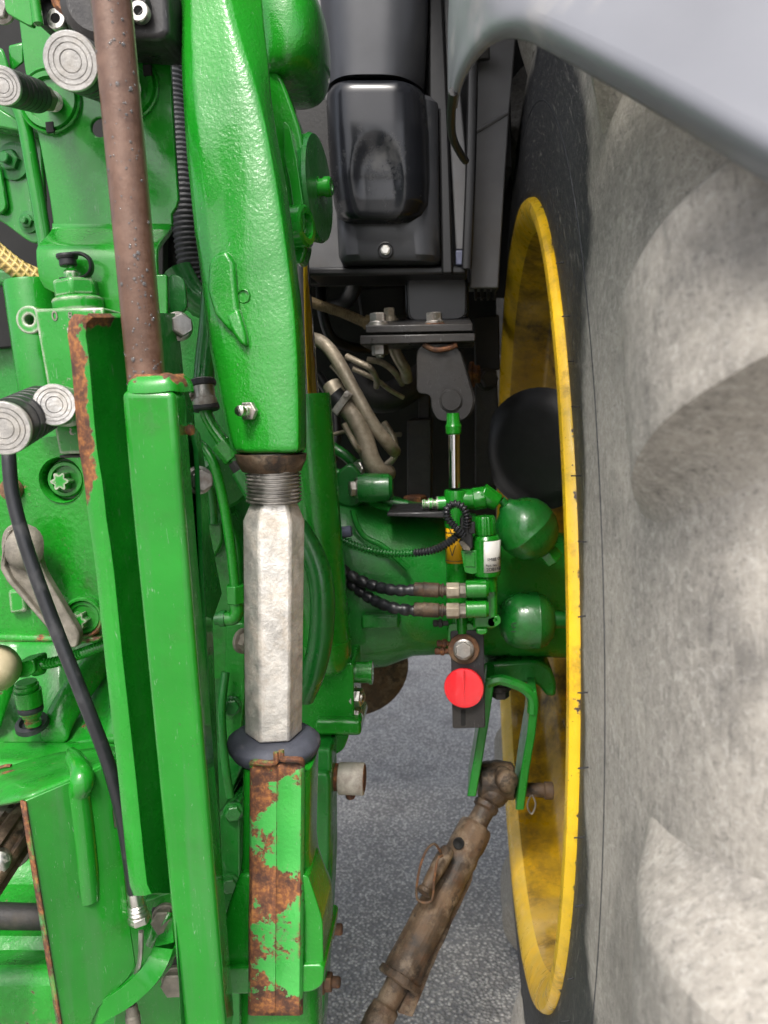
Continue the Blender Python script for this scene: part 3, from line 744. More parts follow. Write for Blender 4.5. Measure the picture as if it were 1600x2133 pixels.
lathe('lug_boss', A(962, 1290, YS-.015), (0, 0, 1), [(-.02, .008), (.0, .008), (.012, .0065), (.014, .0)], 'green_clean', sus, n=14)
for (x, y) in ((912, 1298), (920, 1340), (916, 1356)):
    lathe('small_fitting', A(x+22, y, YS-.005), (-1, 0, 0), [(0, .004), (.008, .004), (.009, .0065), (.014, .0065), (.0145, .0045), (.018, .0055), (.022, .005), (.023, 0)], 'rust' if y > 1300 else 'dark_metal', sus, n=12)
# accumulators
acc = thing('accumulator', 'round green gas accumulator ball joined to the top of the cylinder', 'accumulator', A(1095, 1093, YS), 'gas accumulators')
a0, a1 = A(1048, 1045, YS), A(1150, 1160, YS+.01); d = (a1-a0); L = d.length
s2 = S(1095, 1093, YS)
lathe('shell', a0, d, [(-.004, .006), (.004, .006), (.0045, .011), (.010, 22*s2), (.018, 42*s2), (.030, 57*s2), (.043, 64*s2), (.052, 64*s2), (.0525, 64.6*s2), (.055, 64.6*s2), (.0555, 64*s2), (.066, 62*s2), (.080, 52*s2), (.092, 34*s2), (.097, 20*s2), (.098, 0)], 'green_dark', acc, n=44, smooth=40)
ngon_bar('filler_cap', a0+d.normalized()*.094, a0+d.normalized()*.115, .0155, .0155, 6, 'green_clean', acc, bevel=.002)
acc2 = thing('accumulator', 'lower barrel shaped green accumulator with a handwritten 5', 'accumulator', A(1098, 1290, YS+.03), 'gas accumulators')
a0 = A(1040, 1293, YS+.05); s2 = S(1098, 1290, YS+.05)
lathe('shell', a0, A(1160, 1291, YS+.05)-a0, [(0, 10*s2), (.002, 30*s2), (.010, 46*s2), (.022, 56*s2), (.034, 59*s2), (.0565, 59*s2), (.057, 59.5*s2), (.059, 59.5*s2), (.0595, 58*s2), (.070, 52*s2), (.080, 36*s2), (.083, 18*s2), (.10, 17*s2)], 'green_dark', acc2, n=44, smooth=40)
cA = A(1098, 1291, YS+.05)
def on_acc(dx, dy):
    p = A(1070+dx, 1306+dy, YS+.05-58*s2*.95); return p
tube('pen_mark', [on_acc(6, -8), on_acc(-3, -7), on_acc(-3, 0), on_acc(4, 1), on_acc(5, 8), on_acc(-6, 10)], .0006, 'ink', acc2, n=5)
tube('pen_mark', [on_acc(14, 2), on_acc(22, 1)], .0005, 'ink', acc2, n=5)
# solenoid valve
sol = thing('solenoid_valve', 'green solenoid valve with fluted cap and white printed label', 'valve', A(1010, 1310, YS-.02))
YV = YS-.035; s3 = S(1012, 1150, YV)
lathe('fluted_cap', A(1012, 1112, YV), A(1010, 1070, YV)-A(1012, 1112, YV), [(0, 21*s3), (.003, 21.5*s3), (.022, 20.5*s3), (.025, 18*s3), (.0252, 0)], 'green_clean', sol, n=72, fn=lambda t, a: 1+.035*math.cos(16*t), smooth=50)
lathe('coil', A(1015, 1197, YV), A(1013, 1110, YV)-A(1015, 1197, YV), [(-.004, 17*s3), (0, 27*s3), (.003, 28.5*s3), (.052, 28.5*s3), (.056, 25*s3), (.057, 18*s3)], 'green_clean', sol, n=40)
cr = 28.5*s3
lab = sheet('label', wrap(1014, cr, YV, 1123, 1187, rad(-14), rad(72), .0006), .0005, 'label_white', sol)
def on_coil(yc, a_start, sz):
    def f(x, y, z):
        a = a_start+x/cr; c = A(1014, yc, YV); return c+V(math.sin(a), -math.cos(a), 0)*(cr+.0012+z)+V(0, 0, y)
    return f
text('print', 'IMBE OC', .0062, on_coil(1163, rad(0), 1), 'ink', lab)
text('print', 'Part. No.:', .0042, on_coil(1174, rad(-6), 1), 'ink', lab)
text('print', '2DB1A02', .0062, on_coil(1183.5, rad(-4), 1), 'ink', lab)
plate('plug_socket', rounded(PL([(960, 1146), (1002, 1146), (1002, 1192), (985, 1197), (968, 1193)], YV-.012), .003), .02, 'green_clean', sol, bevel=.0015)
plate('socket_panel', PL([(968, 1152), (990, 1152), (990, 1182), (968, 1180)], YV-.0135), .01, 'green_clean', sol, bevel=.001)
lathe('neck', A(1016, 1215, YV), (0, 0, 1), [(-.01, .013), (.012, .0135), (.0125, .0115), (.016, .0115)], 'green_clean', sol, n=24)
plate('valve_body', rounded(PL([(985, 1205), (1036, 1205), (1036, 1310), (985, 1312)], YV-.004), .006), .035, 'green_clean', sol, bevel=.004)
for y in (1226, 1268):
    lathe('hose_port', A(1012, y, YV-.016), (-1, 0, 0), [(-.004, .010), (0, .0125), (.026, .0125), (.0275, .011), (.0275, .006)], 'green_clean', sol, n=24)
plate('body_foot', rounded(PL([(992, 1310), (1016, 1310), (1016, 1320), (1004, 1324), (992, 1320)], YV-.008), .003), .02, 'green_clean', sol, bevel=.002)
plate('mount_ear', rounded(PL([(1016, 1288), (1042, 1282), (1044, 1298), (1032, 1306), (1016, 1304)], YV-.004), .005), .006, 'green_clean', sol, bevel=.001, holes=[circle(A(1032, 1292, YV-.004), .0026, n=12)])
plug = thing('wire_plug', 'black electrical plug pushed into the solenoid socket', 'plug', A(970, 1145, YV))
plate('body', rounded(PL([(958, 1078), (984, 1076), (986, 1144), (968, 1146), (958, 1136)], YV-.018), .003), .022, 'plastic_black', plug, bevel=.002)
plate('latch', PL([(976, 1088), (990, 1088), (990, 1112), (976, 1112)], YV-.021), .01, 'plastic_black', plug, bevel=.001)
plate('clip', PL([(955, 1128), (966, 1126), (980, 1142), (980, 1148), (966, 1146)], YV-.0205), .008, 'lever_grey', plug, bevel=.001)
wl = thing('wire_conduit', 'black corrugated wire conduit, dusted with green, looping up to the plug', 'conduit', A(730, 1130, YV))
corrugated('conduit', PL([(700, 1118, YS-.03), (735, 1134, YS-.03), (770, 1146, YS-.03), (815, 1153, YS-.035), (865, 1152, YS-.04)]), 8.5*s3, .0048, .0022, 'green_dark', wl)
corrugated('conduit', PL([(862, 1152, YS-.04), (905, 1145, YS-.045), (940, 1126, YS-.052), (958, 1108, YS-.056)]), 9*s3, .0044, .0021, 'rubber_gloss', wl)
corrugated('conduit_loop', PL([(968, 1118, YS-.062), (950, 1100, YS-.064), (934, 1080, YS-.064), (932, 1060, YS-.064), (946, 1050, YS-.062), (963, 1056, YS-.062), (972, 1075, YS-.06), (973, 1100, YS-.056)]), 9*s3, .0044, .0021, 'rubber_gloss', wl)
lathe('grommet', A(726, 1107, YS-.03), (1, 0, .1), [(-.01, .008), (.004, .008), (.005, .006)], 'blue_grey', wl, n=14)
def hydraulic_hose(label, pts, y, yn):
    h = thing('hydraulic_hose', label, 'hose', A(pts[0][0], pts[0][1], YS-.03), 'spiral wrapped hydraulic hoses')
    corrugated('wrapped_hose', PL(pts), 12.5*s3, .016, .0022, 'rubber_gloss', h, saw=True, n=18)
    yy = YV-.016
    lathe('ferrule', A(862, y-3, yy), A(925, y, yy)-A(862, y-3, yy), [(0, .0085), (.001, .0095), (.012, .0098), (.014, .0108), (.018, .0102), (.034, .0102), (.036, .0085), (.038, .0085), (.039, .010), (.0415, .010), (.042, .007), (.05, .007)], 'bar_mud', h, n=22)
    ngon_bar('nut', A(930, y, yy), A(957, y, yy), .0115, .0115, 6, 'pipe_tan', h, rot=.5)
    ngon_bar('adapter', A(957, y, yy), A(973, y, yy), .0105, .0105, 6, 'lever_grey', h, rot=.2)
hydraulic_hose('upper of the two black spiral wrapped hydraulic hoses', [(690, 1165, YS-.02), (730, 1198, YS-.02), (775, 1219, YS-.03), (820, 1229, YV-.016), (866, 1229, YV-.016)], 1230, 0)
hydraulic_hose('lower of the two black spiral wrapped hydraulic hoses', [(690, 1180, YS-.01), (730, 1215, YS-.01), (770, 1245, YS-.025), (815, 1265, YV-.016), (868, 1272, YV-.016)], 1272, 0)
# reflector plate and washer
rp = thing('red_reflector', 'round red reflector on a black plate hanging below the cylinder', 'reflector', A(966, 1432, YS-.03))
plate('backing_plate', rounded(PL([(938, 1315), (1008, 1312), (1011, 1516), (943, 1518)], YS-.02), .004), .006, 'black_paint', rp, bevel=.001)
plate('slot', rounded(PL([(960, 1478), (970, 1478), (970, 1512), (960, 1512)], YS-.0205), .002), .003, 'dark_void', rp, bevel=0)
s4 = S(966, 1432, YS-.03)
lens = lathe('lens', A(967, 1432, YS-.022), (-.10, -1, .12), [(-.002, 41*s4), (.004, 42*s4), (.0062, 40.5*s4), (.0066, 38*s4), (.0078, 20*s4), (.008, 0)], 'reflector_red', rp, n=48, smooth=50)
tube('lens_seam', PL([(967, 1398, YS-.0315), (967, 1432, YS-.0315), (968, 1466, YS-.0315)]), .0009, 'reflector_red', lens, n=6)
pw = thing('pivot_bolt', 'hex bolt on a wide rusty washer just above the reflector', 'bolt', A(966, 1352, YS-.02))
lathe('washer', A(966, 1352, YS-.022), (-.05, -1, 0), [(-.004, .0215), (.001, .0225), (.002, .0215), (.002, .01)], 'rust_mud', pw, n=36)
bolt(A(966, 1353, YS-.026), (-.05, -1, .1), .0125, 'steel', pw, h=.010, flange=1.2, stud=0, rot=.5)

# ================================================================== STABILISER BRACKET AND BAR
br = thing('stabiliser_bracket', 'green forked bracket under the axle holding the brown bar', 'bracket', A(1060, 1420, 1.2))
plate('base_pad', rounded(PL([(1005, 1382), (1120, 1376), (1150, 1394), (1160, 1425), (1158, 1452), (1140, 1452), (1120, 1425), (1005, 1420)], 1.20), .012), .10, 'green_axle', br, bevel=.006)
def arm(pts, w, Y0, Y1, mat, dx):
    """edge-on cheek plate: front edge along pts (px), reaching back from Y0 to Y1"""
    rws = []
    for (x, y) in pts:
        p = A(x, y, Y0); q = p+V(dx, Y1-Y0, 0); t = V(w, 0, 0)
        rws.append([p, p+t, q+t, q])
    return loft('cheek', rws, mat, br, bevel=.002)
arm([(1012, 1412), (1008, 1440), (1000, 1500), (986, 1585), (973, 1660)], .014, 1.14, 1.24, 'green_axle', .004)
arm([(1100, 1440), (1104, 1470), (1098, 1530), (1086, 1600), (1074, 1688)], .013, 1.14, 1.25, 'green_axle', .006)
mk('front_web', *sweep(catmull(PL([(1014, 1424, 1.145), (1040, 1416, 1.145), (1070, 1424, 1.145), (1095, 1436, 1.145), (1110, 1456, 1.145), (1110, 1485, 1.145)]), 6), [.0085]*31, 8, 1.), 'green_axle', br)
bolt(A(1042, 1432, 1.17), (0, 0, -1), .014, 'dark_metal', br, h=.016)
lathe('pin', A(1005, 1640, 1.19), (1, 0, -.05), [(0, .011), (.098, .011), (.1, .014), (.112, .014), (.113, .012)], 'bar_mud', br, n=18)
tube('linch_ring', PL([(1108, 1655, 1.18), (1116, 1675, 1.18), (1108, 1695, 1.18), (1099, 1678, 1.18), (1106, 1656, 1.18)]), .0016, 'steel', br, n=6)
bar = thing('stabiliser_bar', 'muddy brown telescopic stabiliser bar slanting down over the asphalt', 'bar', A(800, 2080, 1.05))
e0, e1 = A(1036, 1632, 1.19), A(762, 2180, .95)
D = (e1-e0).normalized(); LB = (e1-e0).length
def T(y):
    """distance along the bar at the photograph's row y"""
    lo, hi = -.2, 1.4
    for _ in range(40):
        m_ = (lo+hi)/2; q_ = e0+D*LB*m_-CAM
        if 1066.5-FPX*q_.dot(CU)/q_.dot(CF) < y: lo = m_
        else: hi = m_
    return lo*LB
lathe('eye', e0-V(.028, 0, 0)+V(0, 0, .005), (1, 0, 0), [(0, .022), (.003, .029), (.028, .033), (.053, .029), (.056, .022)], 'bar_mud', bar, n=26, smooth=50)
lathe('knob', A(1058, 1628, 1.155), (.4, -1, .1), [(-.03, .016), (0, .018), (.006, .014), (.008, 0)], 'bar_mud', bar, n=20, smooth=60)
lathe('neck', e0, D, [(.01, .028), (.025, .024), (T(1672), .0165), (T(1676), .020), (T(1684), .020), (T(1688), .0165), (T(1760), .0165)], 'bar_mud', bar, n=26)
sl0 = lathe('sleeve', e0, D, [(T(1718), .0175), (T(1719), .0245), (T(1724), .0265), (T(1790), .027), (T(1800), .0255), (T(1900), .0262), (T(1980), .0275), (T(2030), .029), (T(2031), .0325), (T(2044), .033), (T(2047), .0305), (T(2047.5), .0215), (T(2040), .021)], 'bar_mud', bar, n=32, smooth=40)
lathe('inner_rod', e0, D, [(T(2035), .0165), (T(2092), .0165), (T(2097), .020), (T(2130), .0215), (T(2180), .0205), (T(2400), .0205)], 'bar_mud', bar, n=26, smooth=50)
perp = D.cross(CF).normalized()
if perp.dot(CR) < 0: perp = -perp
fl = [e0+D*T(y)+perp*o+V(0, .006, 0) for (y, o) in ((1775, .024), (1815, .034), (1900, .036), (2000, .038), (2090, .043), (2100, .020), (1900, .016))]
plate('channel_flange', fl, .010, 'bar_mud', bar, bevel=.002)
def roughen(o, amt, scale):
    s_m = o.modifiers.new('dense', 'SUBSURF'); s_m.subdivision_type = 'SIMPLE'; s_m.levels = 3; s_m.render_levels = 3
    t_ = bpy.data.textures.new('lumps', 'CLOUDS'); t_.noise_scale = scale; t_.noise_depth = 3
    d_m = o.modifiers.new('lumps', 'DISPLACE'); d_m.texture = t_; d_m.strength = amt; d_m.mid_level = .5; d_m.texture_coords = 'LOCAL'
for o_ in list(COL.objects):
    if o_.parent == bar and o_.name.split('.')[0] in ('sleeve', 'inner_rod', 'neck', 'channel_flange', 'eye'): roughen(o_, .0045, .022)
tube('rust_band', [e0+D*T(1850)+V(-.012, -.026, 0), e0+D*T(1900)+V(-.008, -.027, 0), e0+D*T(1960)+V(-.012, -.027, 0)], .004, 'rust_mud', sl0, n=8, flat=.5)
lathe('hole', A(955, 1757, 1.10), (-.2, -1, .3), [(-.004, .0085), (.001, .0085), (.0012, .0075), (-.004, .0)], 'dark_void', sl0, n=18)
lathe('lock_pin', A(930, 1775, 1.075), A(885, 1855, 1.03)-A(930, 1775, 1.075), [(-.006, .009), (0, .0115), (.02, .012), (.045, .010), (.06, .0085), (.062, .011), (.068, .011), (.07, .0)], 'bar_mud', bar, n=18, smooth=50)
tube('spring_clip', PL([(918, 1775, 1.06), (905, 1758, 1.05), (888, 1772, 1.045), (873, 1815, 1.04), (868, 1868, 1.035), (885, 1880, 1.03), (900, 1872, 1.03), (905, 1830, 1.03), (912, 1790, 1.035), (922, 1782, 1.045)]), .0019, 'rust_mud', bar, n=8)

# ================================================================== LIFT CYLINDER (behind the link)
lc = thing('lift_cylinder', 'smooth green hydraulic lift cylinder standing behind the silver hexagon bar', 'cylinder', A(680, 1390, .98))
YL = .98; sL = S(650, 1000, YL)
c0, c1 = A(681, 1395, YL), A(630, 822, YL); H = (c1-c0).length
lathe('barrel', c0, c1-c0, [(0, 40*sL), (.008, 50*sL), (.022, 57*sL), (.042, 59*sL), (.0425, 57*sL), (H-.004, 57*sL), (H, 55.5*sL), (H, 44*sL), (H-.006, 43*sL)], 'green_clean', lc, n=48)
lathe('wiper_seal', c1-(c1-c0).normalized()*.008, c1-c0, [(0, 43*sL), (.006, 42*sL), (.0075, 36*sL), (.007, 30*sL)], 'teal_seal', lc, n=40)
lathe('rod', c1-(c1-c0).normalized()*.01, A(606, 500, YL)-c1, [(0, 33*sL), (.25, 33*sL)], 'chrome', lc, n=40)
hs = thing('lift_hose', 'thick green painted hose bowing beside the hexagon bar, scuffed black', 'hose', A(650, 1440, .86))
tube('hose', PL([(618, 1100, .90), (640, 1135, .885), (664, 1190, .875), (672, 1255, .87), (668, 1330, .87), (654, 1395, .87), (632, 1450, .88)]), 26*S(660, 1250, .87), 'green_dark', hs, n=20)
plate('scuff', PL([(655, 1252, .858), (660, 1242, .857), (686, 1240, .864), (690, 1262, .864), (688, 1282, .864), (676, 1270, .858), (656, 1282, .857)]), .004, 'rubber', hs, bevel=.001)

# ================================================================== LIFT ARM (top)
la = thing('lift_casting', 'rounded green cast lift arm end above the link with its pivot disc', 'lift arm', A(600, 200, .9))
rows = []
for (y, xl, xr, Yf, dep) in ((-80, 470, 640, .84, .14), (-20, 505, 655, .83, .15), (40, 520, 658, .83, .15), (90, 525, 654, .83, .15), (125, 530, 640, .835, .14), (148, 540, 615, .845, .11), (162, 552, 592, .86, .07)):
    c = (A(xl, y, Yf)+A(xr, y, Yf))/2+V(0, dep/2, 0); hw = (A(xr, y, Yf)-A(xl, y, Yf)).length/2
    rows.append([c+V(math.copysign(abs(math.cos(t))**.7, math.cos(t))*hw, math.copysign(abs(math.sin(t))**.7, math.sin(t))*dep/2, 0) for t in [2*math.pi*k/20 for k in range(20)]])
loft('casting', rows, 'green_cast', la, sub=2)
ch = rounded(PL([(540, 130), (584, 152), (606, 212), (628, 275), (636, 340), (640, 430), (640, 520), (628, 552), (600, 540), (560, 420), (540, 260)], .85), .02)
plate('cheek', ch, .03, 'green_cast', la, bevel=.006, seg=3)
plate('cheek_rib', rounded(PL([(590, 250), (604, 262), (618, 330), (636, 452), (630, 520), (616, 470), (604, 380), (592, 330)], .838), .01), .02, 'green_clean', la, bevel=.004, seg=3)
lathe('pivot_boss', A(606, 475, .845), (1, -.25, 0), [(0, .022), (.018, .022), (.020, .019), (.020, .013), (.01, .012)], 'green_clean', la, n=28)
lathe('pivot_disc', A(645, 395, .90), (1, -.10, 0), [(0, .056), (.008, .058), (.012, .056), (.013, .04), (.013, .0)], 'green_dark', la, n=44)
lathe('pivot_screw', A(655, 392, .893), (1, -.12, 0), [(0, .012), (.006, .012), (.0065, .0095), (.012, .0095), (.0125, .011), (.018, .011), (.02, .009), (.02, .005), (.016, .004)], 'green_clean', la, n=22)

# ================================================================== LIFT LINK (foreground, centre)
lk = thing('lift_link', 'green cast lift link with threaded silver hexagon bar and rubber collar', 'lift link', A(572, 2100, .70))
YK = .70
def LY(y): return YK-.028+.062*max(0, (950-y)/950)
rows = []
# y, left silhouette, left shoulder, crest, ridge, right silhouette
for (y, a, b, c, d_, e) in ((-90, 372, 392, 440, 470, 540), (0, 376, 398, 450, 480, 548), (90, 377, 400, 462, 505, 556), (180, 379, 405, 476, 536, 564), (270, 384, 412, 490, 556, 575), (360, 391, 420, 500, 572, 594), (450, 401, 430, 510, 586, 608), (540, 411, 440, 520, 600, 619),
                            (620, 423, 452, 530, 610, 628), (700, 432, 462, 540, 616, 634), (780, 446, 478, 548, 620, 638), (860, 463, 492, 556, 622, 640), (930, 479, 505, 560, 622, 640), (948, 485, 508, 562, 621, 638)):
    Y = LY(y)
    rows.append([A(a, y, Y+.034), A(a+2, y, Y+.018), A(a+8, y, Y+.009), A(b, y, Y+.003), A((b+c)/2, y, Y+.001), A(c, y, Y-.001), A((c+d_)/2, y, Y-.002), A(d_-10, y, Y-.001), A(d_, y, Y+.001), A((d_*2+e)/3+2, y, Y+.009), A(e-2, y, Y+.026), A(e, y, Y+.036), A(e-20, y, Y+.058), A(c, y, Y+.064), A(a+24, y, Y+.056)])
nc_ = len(rows[0])
uc = loft('upper_casting', rows, 'green_cast', lk, sub=3, crease=lambda i, j: ({3: .5, 8: .85, 10: .6, 2: .3}.get(i % nc_, 0) if i % nc_ == j % nc_ else 0))
tx = bpy.data.textures.new('cast_relief', 'CLOUDS'); tx.noise_scale = .05; tx.noise_depth = 1
md = uc.modifiers.new('relief', 'DISPLACE'); md.texture = tx; md.strength = .0014; md.mid_level = .5; md.texture_coords = 'LOCAL'
# cast lug and pocket on the left of its face
lg = [(434, 548), (446, 528), (474, 520), (488, 545), (491, 590), (496, 640), (510, 690), (512, 712), (494, 702), (470, 682), (446, 654), (431, 604)]
plate('cast_lug', [A(x, y, LY(y)-(.006 if x > 440 else .002)) for x, y in lg], .02, 'green_cast', lk, bevel=.005, seg=4)
pk = [(470, 655), (496, 640), (511, 692), (514, 722), (500, 716), (484, 694)]
plate('cast_web', [A(x, y, LY(y)-.0085) for x, y in pk], .02, 'green_cast', lk, bevel=.003, seg=3)
sD = S(500, 600, YK)
lathe('cast_dimple', A(507, 617, LY(617)-.0005), (-.2, -1, 0), [(-.004, 15*sD), (.0002, 15*sD), (.0005, 13*sD), (-.003, 10*sD), (-.005, 5*sD), (-.005, 0)], 'green_cast', lk, n=24, smooth=80)
gp = A(521, 856, LY(856)-.002)
nip = bolt(gp, (-.25, -1, .02), .0086, 'steel', lk, h=.006, flange=0, name='grease_nipple')
lathe('nipple_tip', gp+V(-.0015, -.005, 0), (-.32, -1, .05), [(0, .0052), (.006, .005), (.0065, .0036), (.0085, .0036), (.009, .0052), (.0125, .0046), (.0135, .003), (.0137, 0)], 'zinc', nip, n=16)
sK = S(572, 1000, YK)
t0, t1 = A(568, 944, YK), A(571, 1046, YK); th = t1-t0; TL = th.length
lathe('grease_ring', A(566, 945, YK), th, [(0, 74*sK), (.006, 72*sK), (.010, 66*sK), (.016, 60*sK), (.017, 50*sK)], 'bar_mud', lk, n=40, fn=lambda t, a: 1+.02*math.sin(5*t)+.015*math.sin(11*t+a*900), smooth=60)
pr_ = [(.0, 50*sK)]
n_t = 11
for i in range(n_t):
    a = .008+(TL-.008)*i/n_t; q = (TL-.008)/n_t
    pr_ += [(a, 53*sK), (a+q*.25, 58*sK), (a+q*.5, 58*sK), (a+q*.75, 53*sK)]
pr_ += [(TL, 54*sK)]
lathe('thread', t0, th, pr_, 'steel', lk, n=40, smooth=50)
h0, h1 = A(571, 1040, YK), A(570, 1525, YK)
dv = (h1-h0).normalized(); hl = (h1-h0).length
vs, fs = sweep([h0, h0+dv*.005, h0+dv*.020, h1], [50*sK, 51*sK, 65*sK, 63*sK], 6, 1., rad(45), up=(1, 0, 0))
mk('hexagon_bar', vs, fs, 'steel_hex', lk, bevel=.0022)
lathe('rubber_collar', A(571, 1572, YK), A(571, 1505, YK)-A(571, 1572, YK), [(0, 62*sK), (0, 84*sK), (.002, 90*sK), (.009, 100*sK), (.0135, 102*sK), (.0165, 100*sK), (.0205, 88*sK), (.0225, 78*sK), (.0225, 62*sK)], 'rubber_grey', lk, n=56, smooth=50, fn=lambda t, a: 1+.006*math.sin(7*t)+.004*math.sin(23*t))
rows = []
for (y, a, b, fr, dep) in ((1612, 500, 644, .0, .062), (1622, 499, 645, .0, .062), (1700, 498, 643, .0, .062), (1790, 497, 641, .0, .062), (1830, 493, 645, .0, .064), (1870, 480, 655, -.002, .068), (1915, 464, 671, -.004, .074), (1960, 461, 674, -.005, .078), (2010, 460, 674, -.005, .08)):
    Y = YK-.041+fr; c = (A(a, y, Y)+A(b, y, Y))/2+V(0, dep/2, 0); hw = (A(b, y, Y)-A(a, y, Y)).length/2
    rows.append([c+V(math.copysign(abs(math.cos(t))**.38, math.cos(t))*hw, math.copysign(abs(math.sin(t))**.38, math.sin(t))*dep/2, 0) for t in [2*math.pi*k/44 for k in range(44)]])
loft('lower_casting', rows, 'green_cast', lk, smooth=60)
for wing in ([(498, 1822), (482, 1868), (465, 1918), (460, 2018), (530, 2030), (530, 1822)], [(625, 1822), (642, 1826), (656, 1866), (672, 1918), (674, 2012), (620, 2026)]):
    plate('flared_wing', rounded(PL(wing, YK-.0475), .005), .05, 'green_cast', lk, bevel=.004, seg=3)
plate('collar_block', rounded(PL([(457, 2014), (676, 2010), (674, 2052), (650, 2068), (482, 2072), (458, 2052)], YK-.053), .006), .09, 'green_cast', lk, bevel=.004, seg=3)
rows = []
for (y, a, b) in ((2062, 484, 654), (2110, 484, 656), (2220, 485, 658)):
    Y = YK-.044; c = (A(a, y, Y)+A(b, y, Y))/2+V(0, .033, 0); hw = (A(b, y, Y)-A(a, y, Y)).length/2
    rows.append([c+V(math.copysign(abs(math.cos(t))**.7, math.cos(t))*hw, math.copysign(abs(math.sin(t))**.7, math.sin(t))*.033, 0) for t in [2*math.pi*k/24 for k in range(24)]])
loft('lower_neck', rows, 'green_cast', lk, smooth=60)
# the flat folded strap with most of its paint gone
def strap(xl, xm, xr, y0, y1):
    rws, wr = [], []
    for i in range(30):
        t = i/29; y = y0+(y1-y0)*t; Y = YK-.0475-.010*min(1, max(0, (y-1800)/120))
        sh = -4*t
        cols = [(xl+sh, .010), (xl+1+sh, .003), (xl+5+sh, 0), (xm-3+sh, 0), (xm+sh, .0018), (xm+3+sh, 0), (xr-5+sh, 0), (xr-1+sh, .003), (xr+sh, .010)]
        rws.append([A(x, y, Y+o) for x, o in cols])
        wr += [.17-.30*(x-xl)/(xr-xl)+(.16 if .42 < t < .70 or t > .9 or t < .04 else 0) for x, o in cols]
    return rws, wr
rws, wr = strap(526, 578, 630, 1592, 2112)
st = sheet('rusted_strap', rws, .005, 'green_strap', lk, wear=wr, smooth=50)
tube('strap_curl', PL([(528, 1600, YK-.040), (527, 1588, YK-.05), (560, 1590, YK-.054), (574, 1586, YK-.05), (575, 1566, YK-.048)]), .0028, 'green_rusty', st, n=8)
tube('strap_curl', PL([(628, 1600, YK-.040), (627, 1584, YK-.05), (600, 1582, YK-.054), (588, 1580, YK-.05), (586, 1562, YK-.048)]), .0028, 'green_rusty', st, n=8)

# ================================================================== DRAFT LINK / HITCH SIDE behind the link
dl = thing('draft_link', 'dark green draft link slab right behind the lower lift link', 'draft link', A(665, 2130, .92))
plate('slab', PL([(560, 1560), (690, 1560), (692, 1800), (684, 1960), (668, 2200), (560, 2200)], .93), .05, 'green_axle', dl, bevel=.005, seg=3)
plate('raised_web', rounded(PL([(640, 1612), (688, 1610), (688, 1770), (672, 1960), (640, 1960)], .918), .012), .02, 'green_axle', dl, bevel=.005, seg=3)
for (x, y) in ((672, 1935), (668, 2045)):
    lathe('stud', A(x, y, .94), (1, 0, 0), [(0, .0075), (.025, .0075), (.027, .006)], 'rust_mud', dl, n=14)
    bolt(A(x+6, y, .94), (1, 0, 0), .0125, 'rust_mud', dl, h=.012, name='nut')
hk = thing('hitch_bracket', 'green hitch bracket with stub shaft and bolts right of the collar', 'bracket', A(700, 1540, .98))
plate('block', rounded(PL([(620, 1398), (736, 1380), (738, 1500), (752, 1512), (752, 1532), (640, 1532), (620, 1500)], .97), .006), .08, 'green_cast', hk, bevel=.004, seg=3)
plate('foot', rounded(PL([(640, 1528), (728, 1530), (716, 1562), (690, 1578), (640, 1570)], .975), .006), .06, 'green_cast', hk, bevel=.004)
plate('lip', PL([(655, 1500), (752, 1502), (752, 1532), (655, 1532)], .955), .03, 'green_cast', hk, bevel=.004)
lathe('stub_shaft', A(735, 1400, 1.0), (1, 0, -.02), [(0, .0145), (.022, .0145), (.0225, .016), (.027, .016), (.0275, .0125), (.0275, .006), (.02, .005)], 'green_clean', hk, n=26)
bolt(A(737, 1452, .985), (1, -.2, 0), .0125, 'zinc', hk, h=.012, stud=.003)
bolt(A(737, 1492, .985), (1, -.2, 0), .0125, 'zinc', hk, h=.010)
wp = thing('stop_pin', 'cream white round pin end with rusty rims below the hitch bracket', 'pin', A(690, 1622, .95))
sW = S(730, 1622, .96)
lathe('rusty_core', A(682, 1618, .96), (1, 0, -.03), [(0, 27*sW), (.012, 28*sW), (.046, 26*sW), (.0505, 27*sW), (.051, 22*sW), (.051, 0)], 'rust', wp, n=30)
lathe('sleeve', A(706, 1621, .96), (1, 0, -.03), [(0, 31*sW), (.001, 32.5*sW), (.032, 33*sW), (.034, 32*sW), (.0342, 27*sW)], 'white_cap', wp, n=36)
lathe('drip', A(730, 1657, .955), (0, 0, -1), [(-.004, .007), (.002, .0065), (.004, .005), (.005, 0)], 'rust', wp, n=12)

# ================================================================== REAR HOUSING (dark green mass behind)
rh = thing('rear_housing', 'dark green cast rear transmission housing in shadow behind the tubes', 'housing', A(480, 1700, 1.05))
plate('wall', rounded(PL([(-400, 640), (420, 560), (520, 600), (630, 900), (680, 1100), (690, 1400), (650, 1540), (610, 1700), (600, 2250), (-400, 2250)], 1.04), .03), .22, 'green_axle', rh, bevel=.02, seg=3)
rows = []
plate('casting_boss', rounded(PL([(425, 1100), (470, 1060), (500, 1130), (505, 1300), (470, 1420), (430, 1420)], .99), .02), .06, 'green_dirty', rh, bevel=.012, seg=3)
plate('casting_boss', rounded(PL([(420, 1000), (452, 985), (465, 1130), (440, 1170), (422, 1140)], .965), .012), .07, 'green_cast', rh, bevel=.006, seg=3)
plate('casting_rib', rounded(PL([(470, 1300), (512, 1295), (510, 1450), (500, 1540), (462, 1560)], .95), .01), .09, 'green_dirty', rh, bevel=.008, seg=3)
plate('casting_rib', rounded(PL([(440, 1560), (520, 1480), (520, 1560), (470, 1680), (450, 1700)], .96), .01), .08, 'green_dark', rh, bevel=.008, seg=3)
plate('casting_rib', rounded(PL([(455, 1700), (500, 1660), (500, 1900), (460, 1900)], .93), .01), .1, 'green_dark', rh, bevel=.008, seg=3)
